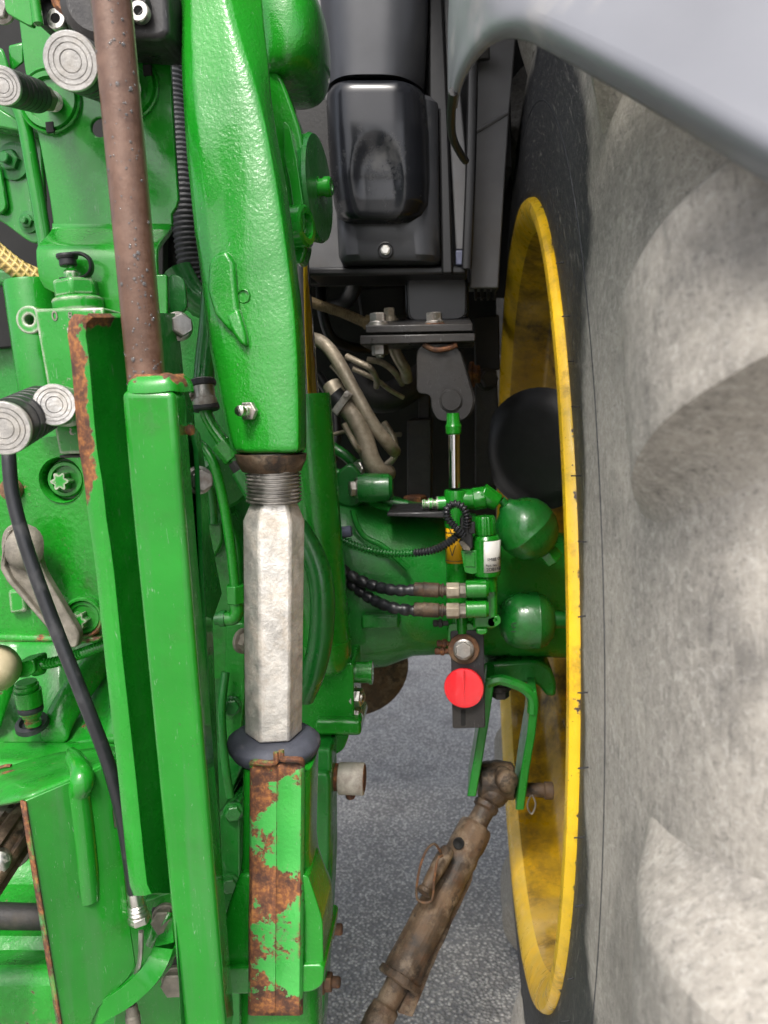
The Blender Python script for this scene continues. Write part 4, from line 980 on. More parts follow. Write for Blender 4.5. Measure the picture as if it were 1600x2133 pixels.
lathe('side_boss', A(452, 1000, .94), (.6, -1, 0), [(0, .035), (.03, .033), (.036, .028), (.037, 0)], 'green_dark', rh, n=24)
bolt(A(508, 1335, .93), (1, -.6, 0), .013, 'lever_grey', rh)
for (x_, y_, Y_) in ((447, 1075, .955), (482, 1470, .945), (486, 1690, .925), (478, 1840, .925)): bolt(A(x_, y_, Y_), (.3, -1, 0), .0105, 'green_dark', rh)
tube('drain_line', PL([(470, 1400, .93), (462, 1480, .92), (468, 1580, .92), (480, 1660, .92)]), .0055, 'green_dark', rh, n=10)
# black hose bundle above the housing
bh = thing('hose_bundle', 'dark ribbed rubber hoses in the gap between post and lift link', 'hoses', A(385, 560, .95))
corrugated('hose', PL([(350, 60, .98), (362, 200, .97), (375, 300, .96), (385, 420, .95), (402, 560, .95), (430, 650, .95)]), .018, .006, .0015, 'rubber', bh, n=16)
tube('hose', PL([(372, 60, 1.02), (392, 300, 1.0), (402, 450, 1.0), (425, 600, .98)]), .02, 'dark_metal', bh)
plate('shield', PL([(340, 40), (560, 40), (600, 600), (330, 640)], 1.06), .02, 'iron_dark', bh)

# ================================================================== HITCH CASTING (left middle)
hc = thing('hitch_casting', 'green hitch casting with two recessed star head bolts and rusty scrapes', 'casting', A(100, 1330, .82))
YH = .80
b1, b2 = A(128, 1000, YH), A(180, 1282, YH)
sH = S(130, 1000, YH)
outl = rounded(PL([(-80, 930), (190, 900), (205, 1050), (222, 1200), (235, 1320), (214, 1332), (150, 1345), (110, 1328), (-80, 1322)], YH), .012)
plate('face', outl, .10, 'green_cast_rough', hc, bevel=.005, seg=3, holes=[circle(b1, 47*sH, n=32)])
lathe('recess', b1+V(0, .012, 0), (0.05, -1, .03), [(-.03, 47*sH), (0, 47*sH), (.010, 48*sH), (.012, 50*sH), (.0135, 48*sH), (.012, 46*sH), (-.008, 44*sH), (-.008, 0)], 'green_cast_rough', hc, n=40, smooth=50)
plate('lower_ledge', PL([(-80, 1320), (212, 1328), (200, 1342), (-80, 1338)], YH-.012), .1, 'green_cast_rough', hc, bevel=.004)
def star_bolt(c, r):
    b = lathe('star_bolt', c, (.12, -1, .06), [(-.015, r*1.05), (.001, r*1.05), (.003, r*.98), (.003, r*.80), (-.003, r*.76), (-.003, r*.55)], 'green_clean', hc, n=36)
    p = V(*c)+V(-r*.08, -.002, -r*.1); vs, fs = [], []
    ax, u, w = frame((.12, -1, .06)); n = 48
    for a, k in ((-.004, 1), (.012, 1), (.013, .93)):
        for i in range(n):
            t = 2*math.pi*i/n; rr = r*(.46+.10*math.cos(6*t))*k; vs.append(p+ax*a+(u*math.cos(t)+w*math.sin(t))*rr)
    for i in range(2):
        for k in range(n): q, s = i*n+k, i*n+(k+1) % n; fs.append((q, s, s+n, q+n))
    fs.append(tuple(range(2*n, 3*n)))
    mk('star_head', vs, fs, 'green_bare', b, smooth=40)
star_bolt(b1+V(0, .010, 0), 36*sH)
lathe('boss', b2+V(0, -.004, 0), (.1, -1, .05), [(-.02, 46*sH), (.006, 44*sH), (.008, 41*sH), (.008, 37*sH), (.003, 36*sH)], 'green_cast_rough', hc, n=36)
star_bolt(b2+V(0, -.006, 0), 34*sH)
lathe('rust_ring', A(22, 1020, YH-.006), (0, -1, 0), [(-.004, 24*sH), (.003, 22*sH), (.004, 10*sH)], 'rust_mud', hc, n=24)
plate('nut_pad', rounded(PL([(15, 1230), (50, 1228), (55, 1275), (20, 1280)], YH-.008), .004), .02, 'green_bare', hc, bevel=.003)
# lever
lv = thing('release_lever', 'dull grey steel release lever on the hitch casting', 'lever', A(60, 1150, .76))
lo = rounded(PL([(0, 1140), (5, 1105), (28, 1088), (58, 1098), (75, 1140), (88, 1190), (166, 1322), (160, 1350), (142, 1350), (95, 1290), (18, 1205)], .765), .009)
plate('blade', lo, .012, 'lever_grey', lv, bevel=.002, seg=2)
lo2 = PL([(3, 1150), (-1, 1185), (14, 1212), (100, 1312), (106, 1306), (22, 1206), (9, 1180), (12, 1140), (22, 1104), (12, 1106)], .758)
plate('flanged_edge', lo2, .012, 'lever_grey', lv, bevel=.002)
lathe('hub_dome', A(48, 1140, .765), (-.1, -1, .2), [(-.004, .022), (.004, .020), (.010, .014), (.012, .006), (.012, 0)], 'lever_grey', lv, n=24, smooth=60, fn=lambda t, a: 1+.1*abs(math.sin(t)))
# cable
cb = thing('control_cable', 'black sheathed control cable running down the left side to a metal end fitting', 'cable', A(290, 1930, .70))
tube('sheath', PL([(14, 900, .70), (18, 945, .69), (26, 1030, .685), (52, 1130, .68), (88, 1235, .675), (130, 1345, .67), (178, 1465, .665), (222, 1580, .665), (250, 1680, .67), (266, 1770, .68), (280, 1868, .69)]), 14.5*S(100, 1300, .67), 'rubber_gloss', cb, n=16)
e_, f_ = A(279, 1852, .69), A(296, 1945, .69); q = (f_-e_); ql = q.length
lathe('end_fitting', e_, q, [(0, .0065), (.002, .0075), (.016, .008), (.0175, .0095), (.019, .0085), (.021, .0098), (.023, .0088), (.025, .0102), (.028, .0095)], 'zinc', cb, n=22)
ngon_bar('end_nut', e_+q.normalized()*.028, e_+q.normalized()*.036, .0115, .0115, 6, 'zinc', cb)
tube('inner_wire', PL([(294, 1940, .69), (292, 2000, .69), (278, 2050, .692), (273, 2110, .695), (272, 2180, .70)]), .0028, 'steel', cb, n=8)
lathe('wire_ferrule', A(274, 2092, .694), (0, 0, -1), [(0, .005), (.004, .0062), (.010, .0062), (.012, .0075), (.03, .0075)], 'lever_grey', cb, n=16)

# ================================================================== UPPER BRACKET PLATE with couplers (top left)
ub = thing('coupler_plate', 'upright bright green bracket plate with a bent foot and round hole', 'bracket', A(210, 600, .75))
YB = .79
sB = S(200, 250, YB)
up_ = PL([(30, -40), (352, -40), (352, 83), (358, 200), (364, 306), (372, 415), (368, 430), (358, 446), (359, 470), (112, 476), (104, 416), (84, 306), (64, 210), (51, 140)], YB)
plate('upper_face', up_, .006, 'green_clean', ub, bevel=.0015, holes=[circle(A(207, 265, YB), 19*sB), circle(A(107, 212, YB), 40*sB), circle(A(268, 185, YB), 40*sB)])
rws = []
for (y, xl, xr, Y) in ((468, 111, 359, YB+.003), (478, 111, 358, YB+.001), (486, 108, 354, YB-.006), (496, 100, 346, YB-.026), (508, 88, 337, YB-.05), (518, 80, 331, YB-.062), (526, 78, 329, YB-.066), (545, 79, 329, YB-.067), (580, 84, 331, YB-.067), (600, 96, 333, YB-.067), (612, 120, 334, YB-.067), (660, 150, 336, YB-.067)):
    rws.append([A(xl+(xr-xl)*k/6, y, Y) for k in range(7)])
sheet('bent_foot', rws, .006, 'green_clean', ub, bevel=.001, smooth=60)
def socket(cx, cy, mat='green_clean'):
    c = A(cx, cy, YB)
    o = lathe('socket_ring', c, (.02, -1, .03), [(-.03, 50*sB), (.002, 66*sB), (.0045, 66*sB), (.0055, 63*sB), (.004, 60*sB), (.003, 58*sB), (.0065, 56*sB), (.0065, 46*sB), (.002, 44*sB), (.002, 30*sB)], mat, ub, n=48)
    for k in range(3):
        t = k*2.1+.5; rbox('ring_slot', c+V(math.cos(t)*55*sB, -.0062, math.sin(t)*55*sB), .004, .002, .005, 'dark_void', o, bevel=.0004)
    return o
socket(107, 212); socket(268, 185)
def coupler(label, p0, p1, rf, dark, hexn=True, group='hydraulic couplers', rb=None, face='coupler_face'):
    p0, p1 = Vector(p0), Vector(p1); d = p1-p0; L = d.length; rb = rb or rf
    c = thing('hydraulic_coupler', label, 'coupler', p1, group)
    n = 12; pf = [(.004, rf*.96), (.006, rf)]
    q = L*.58
    for i in range(6):
        a = .010+(q-.012)*i/6; w = (q-.012)/6; pf += [(a, rb), (a+w*.7, rb), (a+w*.75, rb*.965), (a+w*.97, rb*.965)]
    pf += [(q, rb), (q+.003, rb*.9)]
    lathe('sleeve', p0, d, pf, dark, c, n=44)
    lathe('face', p0, d, [(.004, rf*.99), (.001, rf*.985), (0, rf*.95), (0, rf*.80), (.0012, rf*.79), (.0012, rf*.765), (0, rf*.755), (0, rf*.62), (.0012, rf*.61), (.0012, rf*.585), (.0002, rf*.575), (.0002, rf*.40), (.0014, rf*.385), (.0004, rf*.36), (.0002, 0)], face, c, n=44, smooth=20)
    if hexn: ngon_bar('hexagon', p0+d.normalized()*q, p0+d.normalized()*(q+L*.22), rb*.84, rb*.84, 6, 'lever_grey', c, bevel=.0015)
    tp = [(L*.76, rb*.62)]
    for i in range(5): a = L*.80+L*.035*i; tp += [(a, rb*.68), (a+L*.016, rb*.68), (a+L*.018, rb*.62), (a+L*.033, rb*.62)]
    tp += [(L*1.05, rb*.64)]
    lathe('thread', p0, d, tp, 'zinc', c, n=30)
    return c
coupler('largest black ribbed hydraulic coupler with ringed silver face beside the brown rod', A(147, 127, .60), A(268, 185, YB), 57*S(147, 127, .60), 'coupler_black')
coupler('slimmer hydraulic coupler with hexagon body cut off by the left photo edge', A(4, 178, .62), A(114, 212, YB), 38*S(4, 178, .62), 'coupler_black')
# black valve block at the top
vb = thing('valve_block', 'black cast valve block with socket head screws at the very top', 'valve block', A(220, 60, .74))
plate('body', rounded(PL([(112, -60), (345, -60), (352, 70), (330, 82), (180, 72), (150, 50), (125, 40)], .725), .008), .06, 'black_paint', vb, bevel=.005, seg=3)
plate('bottom_flange', PL([(170, 55), (352, 60), (350, 92), (300, 86), (180, 80)], .735), .05, 'black_paint', vb, bevel=.004)
for (x, y) in ((118, 40), (290, 24), (88, 26)):
    w_ = 34*S(x, y, .715) if x > 100 else 24*S(x, y, .715); Yq = .712 if x > 100 else .735
    lathe('screw_ear', A(x, y, Yq+.02), (0, -1, 0), [(-.03, w_), (.016, w_), (.0185, w_*.92), (.0185, w_*.7), (.012, w_*.68)], 'black_paint', vb, n=28)
    sc_ = lathe('socket_screw', A(x, y, Yq+.003), (0, -1, 0), [(-.005, w_*.62), (.001, w_*.62), (.0022, w_*.56), (.0022, w_*.30), (-.003, w_*.28)], 'zinc', vb, n=24)
    ngon_bar('hexagon_hole', A(x, y, Yq+.004), A(x, y, Yq+.0012), w_*.31, w_*.31, 6, 'dark_void', sc_, bevel=0)
tube('bracket_edge', PL([(112, -20, .715), (118, 8, .715), (130, 22, .715), (142, 30, .715)]), .004, 'rust', vb, n=8)
lathe('cylinder_bore', A(200, 10, .71), (0.3, -1, 0), [(-.02, .03), (.0, .03), (.004, .024)], 'black_paint', vb, n=24)
tl = thing('sheet_bracket', 'lime green folded bracket corner at the top left', 'bracket', A(35, 20, .72))
plate('plate', rounded(PL([(4, -40), (64, -40), (68, 54), (58, 52), (12, 26)], .70), .004), .006, 'green_clean', tl, bevel=.0015)
tube('folded_edge', PL([(70, -30, .70), (74, 10, .70), (80, 50, .70)]), 11*S(70, 20, .70), 'green_clean', tl, n=14)
bolt(A(2, 18, .72), (0, -1, -.2), .010, 'steel', tl)
# side plate with two nuts, tube, braided hose
sp_ = thing('side_plate', 'green side plate with two flange nuts at the left edge', 'plate', A(40, 500, .88))
plate('plate', rounded(PL([(-80, 180), (48, 225), (86, 300), (96, 498), (72, 508), (52, 498), (2, 460), (-80, 430)], .87), .008), .008, 'green_sheet', sp_, bevel=.0015)
plate('inner_rib', rounded(PL([(-60, 300), (0, 345), (14, 432), (2, 446), (-60, 430)], .862), .006), .006, 'green_sheet', sp_, bevel=.002)
plate('upper_fold', PL([(-80, 210), (0, 226), (52, 258), (56, 276), (-80, 250)], .84), .03, 'green_clean', sp_, bevel=.002)
bolt(A(27, 336, .868), (-.1, -1, 0), .0115, 'green_dark', sp_, h=.009, flange=1.75, stud=.008, name='nut')
bolt(A(60, 462, .868), (-.1, -1, 0), .0075, 'green_dark', sp_, h=.006, flange=1.6, stud=.005, name='nut')
mk('gusset', [A(18, 95, .84), A(48, 88, .84), A(50, 130, .84), A(22, 152, .84), A(18, 95, .9), A(48, 88, .9), A(50, 130, .9), A(22, 152, .9)], [(0, 1, 2, 3), (7, 6, 5, 4), (0, 4, 5, 1), (1, 5, 6, 2), (2, 6, 7, 3), (3, 7, 4, 0)], 'green_clean', sp_, bevel=.002)
mk('corner_block', [A(-20, 98, .80), A(6, 100, .80), A(24, 148, .80), A(-20, 160, .80), A(-20, 98, .9), A(6, 100, .9), A(24, 148, .9), A(-20, 160, .9)], [(0, 1, 2, 3), (7, 6, 5, 4), (0, 4, 5, 1), (1, 5, 6, 2), (2, 6, 7, 3), (3, 7, 4, 0)], 'green_clean', sp_, bevel=.003)
gt = tag(tube('green_tube', PL([(18, 190, .80), (38, 222, .80), (52, 262, .80), (66, 340, .80), (82, 430, .80), (96, 520, .80)]), 15*S(60, 350, .80), 'green_sheet', n=18, loc=A(96, 520, .80)), 'bent green tube left of the coupler plate', 'tube')
gh = tag(tube('braided_hose', PL([(-30, 505, .77), (10, 540, .77), (45, 565, .77), (85, 582, .775), (120, 592, .78)]), 21*S(40, 560, .77), 'braid_gold', n=18, loc=A(85, 582, .775)), 'gold braided hose entering from the left edge', 'hose')
# back fill of the upper left
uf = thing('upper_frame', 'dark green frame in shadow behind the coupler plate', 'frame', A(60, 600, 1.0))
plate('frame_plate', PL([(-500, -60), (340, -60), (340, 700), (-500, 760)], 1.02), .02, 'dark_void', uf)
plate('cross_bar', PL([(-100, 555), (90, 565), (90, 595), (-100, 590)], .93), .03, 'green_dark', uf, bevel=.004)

# ================================================================== VALVE BLOCK with plug and couplers (left)
cy = thing('spool_cylinder', 'round green cylinder standing behind the chipped valve block', 'cylinder', A(90, 850, .76))
sC = S(65, 700, .78)
lathe('barrel', A(100, 850, .78), A(64, 590, .78)-A(100, 850, .78), [(0, 53*sC), (.126, 53*sC), (.129, 51*sC), (.129, 0)], 'green_clean', cy, n=40)
vk = thing('chipped_valve', 'green valve block with paint chipped to bare metal and a hexagon plug', 'valve block', A(160, 940, .70))
YW = .675
plate('block', PL([(70, 643), (215, 640), (238, 944), (123, 946)], YW), .07, 'green_bare', vk, bevel=.0016)
plate('base_strip', PL([(123, 948), (238, 946), (238, 952), (124, 954)], YW+.004), .06, 'dark_metal', vk, bevel=.001)
sV = S(160, 640, YW)
ec = A(60, 666, YW+.012)
plate('mounting_ear', circle(ec, 30*sV, n=28), .02, 'green_bare', vk, holes=[circle(ec, 11*sV, n=16)], bevel=.0012)
text('stamp', '0', .012, lambda x, y, z: A(108, 668, YW-.0006)+V(x, -z, y), 'lever_grey', vk)
text('stamp', '8', .0085, lambda x, y, z: A(142, 664, YW-.0006)+V(x, -z, y), 'lever_grey', vk)
text('stamp', '2', .0085, lambda x, y, z: A(145, 684, YW-.0006)+V(x, -z, y), 'lever_grey', vk)
text('stamp', '8', .0085, lambda x, y, z: A(148, 704, YW-.0006)+V(x, -z, y), 'lever_grey', vk)
pc = A(164, 640, YW+.035); sP = S(164, 620, YW+.035)
plg = lathe('plug_flange', pc, (-.05, 0, 1), [(-.004, 50*sP), (.002, 51*sP), (.006, 51*sP), (.008, 48*sP), (.009, 44*sP)], 'green_bare', vk, n=36)
ngon_bar('hexagon_plug', pc+V(0, 0, .008), pc+V(-.001, 0, .0245), 47*sP, 46*sP, 6, 'green_bare', vk, rot=.25, bevel=.0025)
nb_ = pc+V(-.002, -.004, .024)
ngon_bar('nipple_hex', nb_, nb_+V(0, 0, .008), .0068, .0068, 6, 'green_bare', vk, rot=.3)
lathe('nipple', nb_+V(0, 0, .008), (0, 0, 1), [(0, .0065), (.002, .004), (.004, .0035), (.009, .0035)], 'green_clean', vk, n=16)
lathe('dust_cap', nb_+V(-.002, 0, .0125), (-.05, 0, 1), [(0, .0072), (.001, .0078), (.006, .0078), (.0065, .009), (.0085, .0098), (.0105, .0095), (.0108, 0)], 'plastic_black', vk, n=22)
tube('cap_strap', [nb_+V(.002, -.002, .0225), nb_+V(.012, -.002, .0222), nb_+V(.0195, -.002, .017), nb_+V(.0205, -.002, .008), nb_+V(.015, -.003, .0015), nb_+V(.004, -.004, .0003), nb_+V(-.008, -.004, .0003)], .0042, 'plastic_black', vk, n=10, flat=.45)
coupler('small silver hydraulic coupler with a plain dished face on the chipped valve', A(113, 843, .60), A(160, 852, .70), 44*S(113, 843, .60), 'zinc', face='coupler_face')
coupler('large black knurled hydraulic coupler at the left edge, its silver face cut off', A(6, 893, .555), A(128, 830, .72), 57*S(6, 893, .555), 'coupler_black')

# ================================================================== GUARD PLATE with rusty edge
gd = thing('guard_plate', 'tall folded green guard plate with a rust eaten left edge', 'guard', A(300, 1870, .60))
L_ = [(657, 152), (672, 149), (700, 147), (720, 150), (760, 155), (820, 160), (880, 165), (940, 171), (1000, 181), (1050, 187), (1080, 190), (1100, 193), (1130, 198), (1200, 207), (1280, 215), (1370, 224), (1450, 233), (1540, 243), (1620, 252), (1700, 260), (1780, 268), (1840, 275), (1862, 283)]
rws, wr = [], []
for i, (y, x) in enumerate(L_):
    t = max(0, (y-657)/1200); Y0 = .60
    bend = 40+4*t; tot = 112-34*max(0, (y-1700)/160)
    if y < 690: pts_ = [(x+8 if y < 665 else x, Y0+.008)]
    else: pts_ = [(x, Y0+.008)]
    x0 = pts_[0][0]
    cols = [(x0, Y0+.006), (x0+10, Y0+.003), (x0+22, Y0+.0005), (x0+28, Y0+.001), (x0+34, Y0+.008), (x0+34+tot*.28, Y0+.026), (x0+34+tot*.56, Y0+.046), (x0+34+tot*.85, Y0+.066)]
    rws.append([A(cx, y, Yy) for cx, Yy in cols])
    top_r = max(0, 1-(y-657)/60)
    base = 1. if y < 1000 else max(0.05, 1-(y-1000)/140)
    vals = [1.2*base, 1.05*base, .75*base, .4*base, .1*base, -.3, -.3, -.3]
    wr += [max(v, .95*top_r if k < 6 else .5*top_r) for k, v in enumerate(vals)]
sheet('folded_sheet', rws, .0055, 'green_wear', gd, wear=wr, smooth=60, bevel=.0008)

# ================================================================== BROWN ROD + SQUARE TUBE
tb = thing('square_post', 'long green square tube post standing upright left of the lift link', 'post', A(420, 2130, .56))
YT = .575
rws = []
for (y, a, b) in ((812, 250, 364), (1000, 266, 378), (1300, 296, 403), (1600, 325, 428), (1900, 354, 452), (2200, 383, 476)):
    Y = YT
    bk = .046
    rws.append([A(a, y, Y), A(b, y, Y), A(b, y, Y)+V(-.0075, bk, 0), A(a, y, Y)+V(-.002, bk, 0)])
loft('tube', rws, 'green_sheet', tb, bevel=.0062, seg=5)
c_ = (A(250, 812, YT)+A(364, 812, YT))/2+V(.001, .026, 0)
wl_ = []
for (dz, k, w) in ((-.002, 1., 0), (.003, .99, .3), (.007, .93, .75), (.010, .82, 1.), (.012, .72, 1.2)):
    hw = (A(364, 812, YT)-A(250, 812, YT)).length/2*k; hd = .026*k; ring = []
    for j in range(24):
        t = 2*math.pi*j/24; ring.append(c_+V(math.copysign(abs(math.cos(t))**.45, math.cos(t))*hw, math.copysign(abs(math.sin(t))**.45, math.sin(t))*hd, dz+.0006*math.sin(5*t)))
    wl_.append(ring)
loft('weld_collar', wl_, 'green_wear', tb, wear=[w*(.6+.5*mnoise.noise(Vector((j*.7, w*3, 1)))) for w in (.1, .8, 1.3, 1.5, 1.8) for j in range(24)], smooth=70)
lathe('grease_nipple', A(372, 898, YT+.035), (1, -.1, .05), [(0, .005), (.004, .005), (.0045, .0035), (.009, .0035), (.0095, .0045), (.0125, .004), (.013, 0)], 'rust', tb, n=14)
rod = thing('brown_rod', 'round brown steel rod, wet with rain drops, set into the square post', 'rod', A(307, 800, YT+.026))
r0_, r1_ = A(307, 812, YT+.026), A(226, -70, YT+.026); dr = (r1_-r0_).normalized(); rr_ = 39.5*S(300, 600, YT+.026)
rods = lathe('shaft', r0_, dr, [(0, rr_), (.02, rr_), ((r1_-r0_).length*.5, rr_*1.01), ((r1_-r0_).length, rr_)], 'brown_rod', rod, n=48, smooth=60)
vs, fs = [], []
ax, u, w = frame(dr); LR = (r1_-r0_).length
toc = (CAM-r0_); toc = (toc-ax*toc.dot(ax)).normalized(); sd_ = ax.cross(toc)
for _ in range(150):
    t = random.random()**1.5*LR*.97+.004; a = random.gauss(0, .55); q = random.uniform(.0004, .0011)*(1.5 if random.random() < .2 else 1)
    nn = toc*math.cos(a)+sd_*math.sin(a); p = r0_+ax*t+nn*rr_; tt = ax.cross(nn)
    o = len(vs); k = 8
    for (h, s) in ((-.1, 1.), (.25, .95), (.5, .7), (.62, .3)):
        for j in range(k):
            b = 2*math.pi*j/k; vs.append(p+nn*h*q+(tt*math.cos(b)+ax*math.sin(b)*1.15)*s*q)
    for i in range(3):
        for j in range(k): x, y = o+i*k+j, o+i*k+(j+1) % k; fs.append((x, y, y+k, x+k))
    fs.append(tuple(range(o+3*k, o+4*k)))
dp = mk('rain_drops', vs, fs, 'water_bead', rods, smooth=80); dp['kind'] = 'stuff'

# ================================================================== PLATES AND PIPES right of the post
bk = thing('side_bracket', 'dark green side bracket plates with two hex bolts right of the post', 'bracket', A(430, 1310, .72))
plate('main_plate', PL([(x_, y_, .615+(x_-y_*.078-250)*.0012) for (x_, y_) in [(300, 652), (362, 652), (372, 730), (378, 792), (398, 850), (404, 930), (418, 1010), (428, 1090), (458, 1240), (430, 1320), (445, 1700), (470, 2200), (380, 2200)]]), .008, 'green_dark', bk, bevel=.0012)
plate('top_plate', PL([(300, 570), (347, 572), (349, 655), (300, 655)], .70), .006, 'green_sheet', bk, bevel=.0012)
plate('top_plate', rounded(PL([(350, 568), (384, 578), (390, 650), (352, 652)], .74), .008), .006, 'green_dark', bk, bevel=.0012)
plate('inner_flange', [A(390, 880, .66), A(406, 940, .66), A(452, 2000, .66), A(462, 2000, .74), A(424, 1000, .74), A(408, 900, .74)], .004, 'green_dark', bk, dirv=(1, 0, 0), bevel=.001)
bolt(A(372, 680, .695), (.75, -1, .05), .0105, 'steel', bk, h=.012, rot=.5)
bolt(A(414, 1000, .69), (.75, -1, .05), .0105, 'steel', bk, h=.012, rot=.5)
hp_ = thing('clamped_hose', 'dusty green hose held in a shiny metal clamp below the lift arm', 'hose', A(425, 850, .84))
tube('hose', PL([(442, 600, .86), (436, 680, .85), (428, 750, .845), (424, 800, .84)]), .0115, 'green_dark', hp_, n=16)
cdir = A(428, 850, .835)-A(420, 790, .84)
lathe('clamp_band', A(421, 790, .838), cdir, [(0, .0125), (.001, .0135), (.006, .0138), (.0065, .0125), (.009, .0122), (.021, .0122), (.022, .0132), (.0275, .0136), (.03, .0125)], 'steel', hp_, n=26)
lathe('rubber_ring', A(421, 792, .838), cdir, [(0, .0142), (.002, .0148), (.006, .0148), (.007, .0135)], 'rubber', hp_, n=24)
lathe('rubber_ring', A(428, 842, .836), cdir, [(0, .0142), (.002, .0148), (.006, .0148), (.007, .0135)], 'rubber', hp_, n=24)
bolt(A(398, 822, .83), (-.5, -1, .2), .006, 'lever_grey', hp_)
tube('metal_pipe', PL([(426, 842, .84), (432, 868, .838), (450, 900, .835), (472, 930, .83), (496, 962, .83), (530, 1010, .83)]), .0072, 'green_clean', hp_, n=14)
ngon_bar('union_nut', A(460, 922, .83), A(488, 955, .83), .0125, .0125, 6, 'green_clean', hp_, rot=.4)
ngon_bar('union_sleeve', A(490, 960, .83), A(505, 982, .83), .0095, .0095, 6, 'dark_metal', hp_)
ngon_bar('union_body', A(503, 978, .83), A(535, 1030, .83), .0125, .0135, 12, 'green_dark', hp_)
gp_ = thing('steel_line', 'thin glossy green line curving down to a hex union and elbow', 'pipe', A(490, 1290, .84))
tube('line', PL([(402, 918, .85), (424, 932, .845), (444, 962, .84), (458, 1010, .84), (470, 1070, .84), (482, 1150, .84), (490, 1228, .84)]), 10.5*S(460, 1050, .84), 'green_clean', gp_, n=14)
ngon_bar('union_nut', A(490, 1218, .84), A(492, 1256, .84), .0112, .0112, 6, 'green_clean', gp_, rot=.3)
tube('elbow', PL([(492, 1254, .84), (493, 1275, .84), (484, 1288, .84), (464, 1288, .84)]), .0082, 'green_clean', gp_, n=12)
lathe('elbow_end', A(470, 1288, .84), (-1, 0, 0), [(0, .0095), (.006, .0095), (.007, .007), (.012, .007)], 'green_dark', gp_, n=14)
tube('second_line', PL([(415, 1010, .9), (436, 1020, .9), (442, 1050, .9), (444, 1090, .9)]), .006, 'green_dark', gp_, n=10)
tag(tube('curved_pipe', PL([(370, 560, .93), (385, 590, .93), (405, 620, .93), (435, 640, .93), (480, 650, .93)]), .017, 'green_dark', n=18, loc=A(435, 640, .93)), 'thick dark green pipe bending behind the lift link', 'pipe')

# ================================================================== LOWER LEFT: housing shelf, sensor, PTO guard
ph = thing('lower_housing', 'dirty green cast housing shelf with ribs at the lower left', 'housing', A(120, 1580, .85))
rws = []
for (y, Y) in ((1325, .98), (1400, .955), (1480, .92), (1540, .875), (1556, .862)):
    rws.append([A(x, y+12*math.sin(x*.02), Y+.008*math.sin(x*.045)) for x in range(-80, 361, 40)])
sheet('shelf', rws, .012, 'green_dirty', ph, sub=2)
rws = []
for (y, Y) in ((1553, .866), (1558, .858), (1575, .845), (1600, .80)):
    rws.append([A(x, y, Y) for x in range(-80, 361, 40)])
sheet('front_ledge', rws, .01, 'green_dirty', ph, sub=1)
def ridge(pts, w, h, name='rib'):
    rws = []
    for (x, y, Y, k) in pts:
        c = A(x, y, Y); rws.append([c+V(-w*1.3, 0, -.012), c+V(-w*.75, 0, h*.8*k-.006), c+V(-w*.3, 0, h*k), c+V(w*.3, 0, h*k), c+V(w*.75, 0, h*.8*k-.006), c+V(w*1.3, 0, -.012)])
    return loft(name, rws, 'green_cast_rough', ph, sub=2)
ridge([(112, 1535, .862, .2), (112, 1528, .868, .9), (130, 1490, .885, 1.), (165, 1440, .91, 1.), (205, 1385, .94, 1.), (240, 1340, .96, 1.)], .020, .028)
ridge([(-40, 1540, .862, .2), (-30, 1510, .868, .9), (-10, 1460, .89, 1.), (15, 1400, .92, 1.)], .02, .026)
ridge([(235, 1545, .86, .2), (238, 1520, .868, .8), (250, 1460, .89, .9), (265, 1400, .92, 1.)], .014, .018)
lathe('grommet', A(66, 1506, .855), (0, -.35, 1), [(-.004, .020), (.002, .019), (.003, .014), (-.002, .012)], 'rubber', ph, n=26)
sn = thing('speed_sensor', 'green overspray covered sensor with elbow plug and ribbed conduit', 'sensor', A(64, 1500, .85))
sS = S(60, 1450, .84)
sA, sBp = A(70, 1510, .845), A(50, 1395, .84); dd_ = sBp-sA
lathe('sensor_body', sA, dd_, [(0, 16*sS), (.006, 17*sS), (.0065, 13*sS), (.010, 13*sS), (.011, 19*sS), (.016, 20*sS), (.0165, 24*sS), (.024, 24*sS), (.0245, 21*sS), (.026, 26*sS), (.045, 27*sS), (.0455, 22*sS), (.048, 24*sS), (.052, 24*sS), (.0525, 21*sS), (.056, 21*sS)], 'green_cast_rough', sn, n=30)
lathe('black_ring', sA+dd_.normalized()*.0185, dd_, [(0, 24.5*sS), (.001, 25.5*sS), (.0055, 25.5*sS), (.0065, 24.5*sS)], 'rubber', sn, n=28)
plate('elbow_plug', rounded(PL([(24, 1390), (30, 1383), (70, 1374), (74, 1400), (56, 1412), (28, 1412)], .822), .004), .03, 'green_clean', sn, bevel=.004, seg=3)
lathe('plug_neck', A(70, 1389, .838), A(95, 1382, .838)-A(70, 1389, .838), [(0, .0115), (.004, .012), (.010, .0115), (.013, .008)], 'green_clean', sn, n=22)
corrugated('ribbed_conduit', PL([(86, 1384, .838), (120, 1378, .835), (155, 1366, .83), (195, 1352, .82), (240, 1334, .81)]), 11.5*sS, .0045, .002, 'green_clean', sn, n=16)
kn = thing('cream_knob', 'cream plastic knob cut off by the left edge', 'knob', A(5, 1390, .78))
lathe('knob', A(-12, 1392, .80), (.35, -1, .35), [(-.04, .022), (-.01, .027), (.008, .026), (.018, .021), (.023, .012), (.024, 0)], 'cream', kn, n=32, smooth=60)
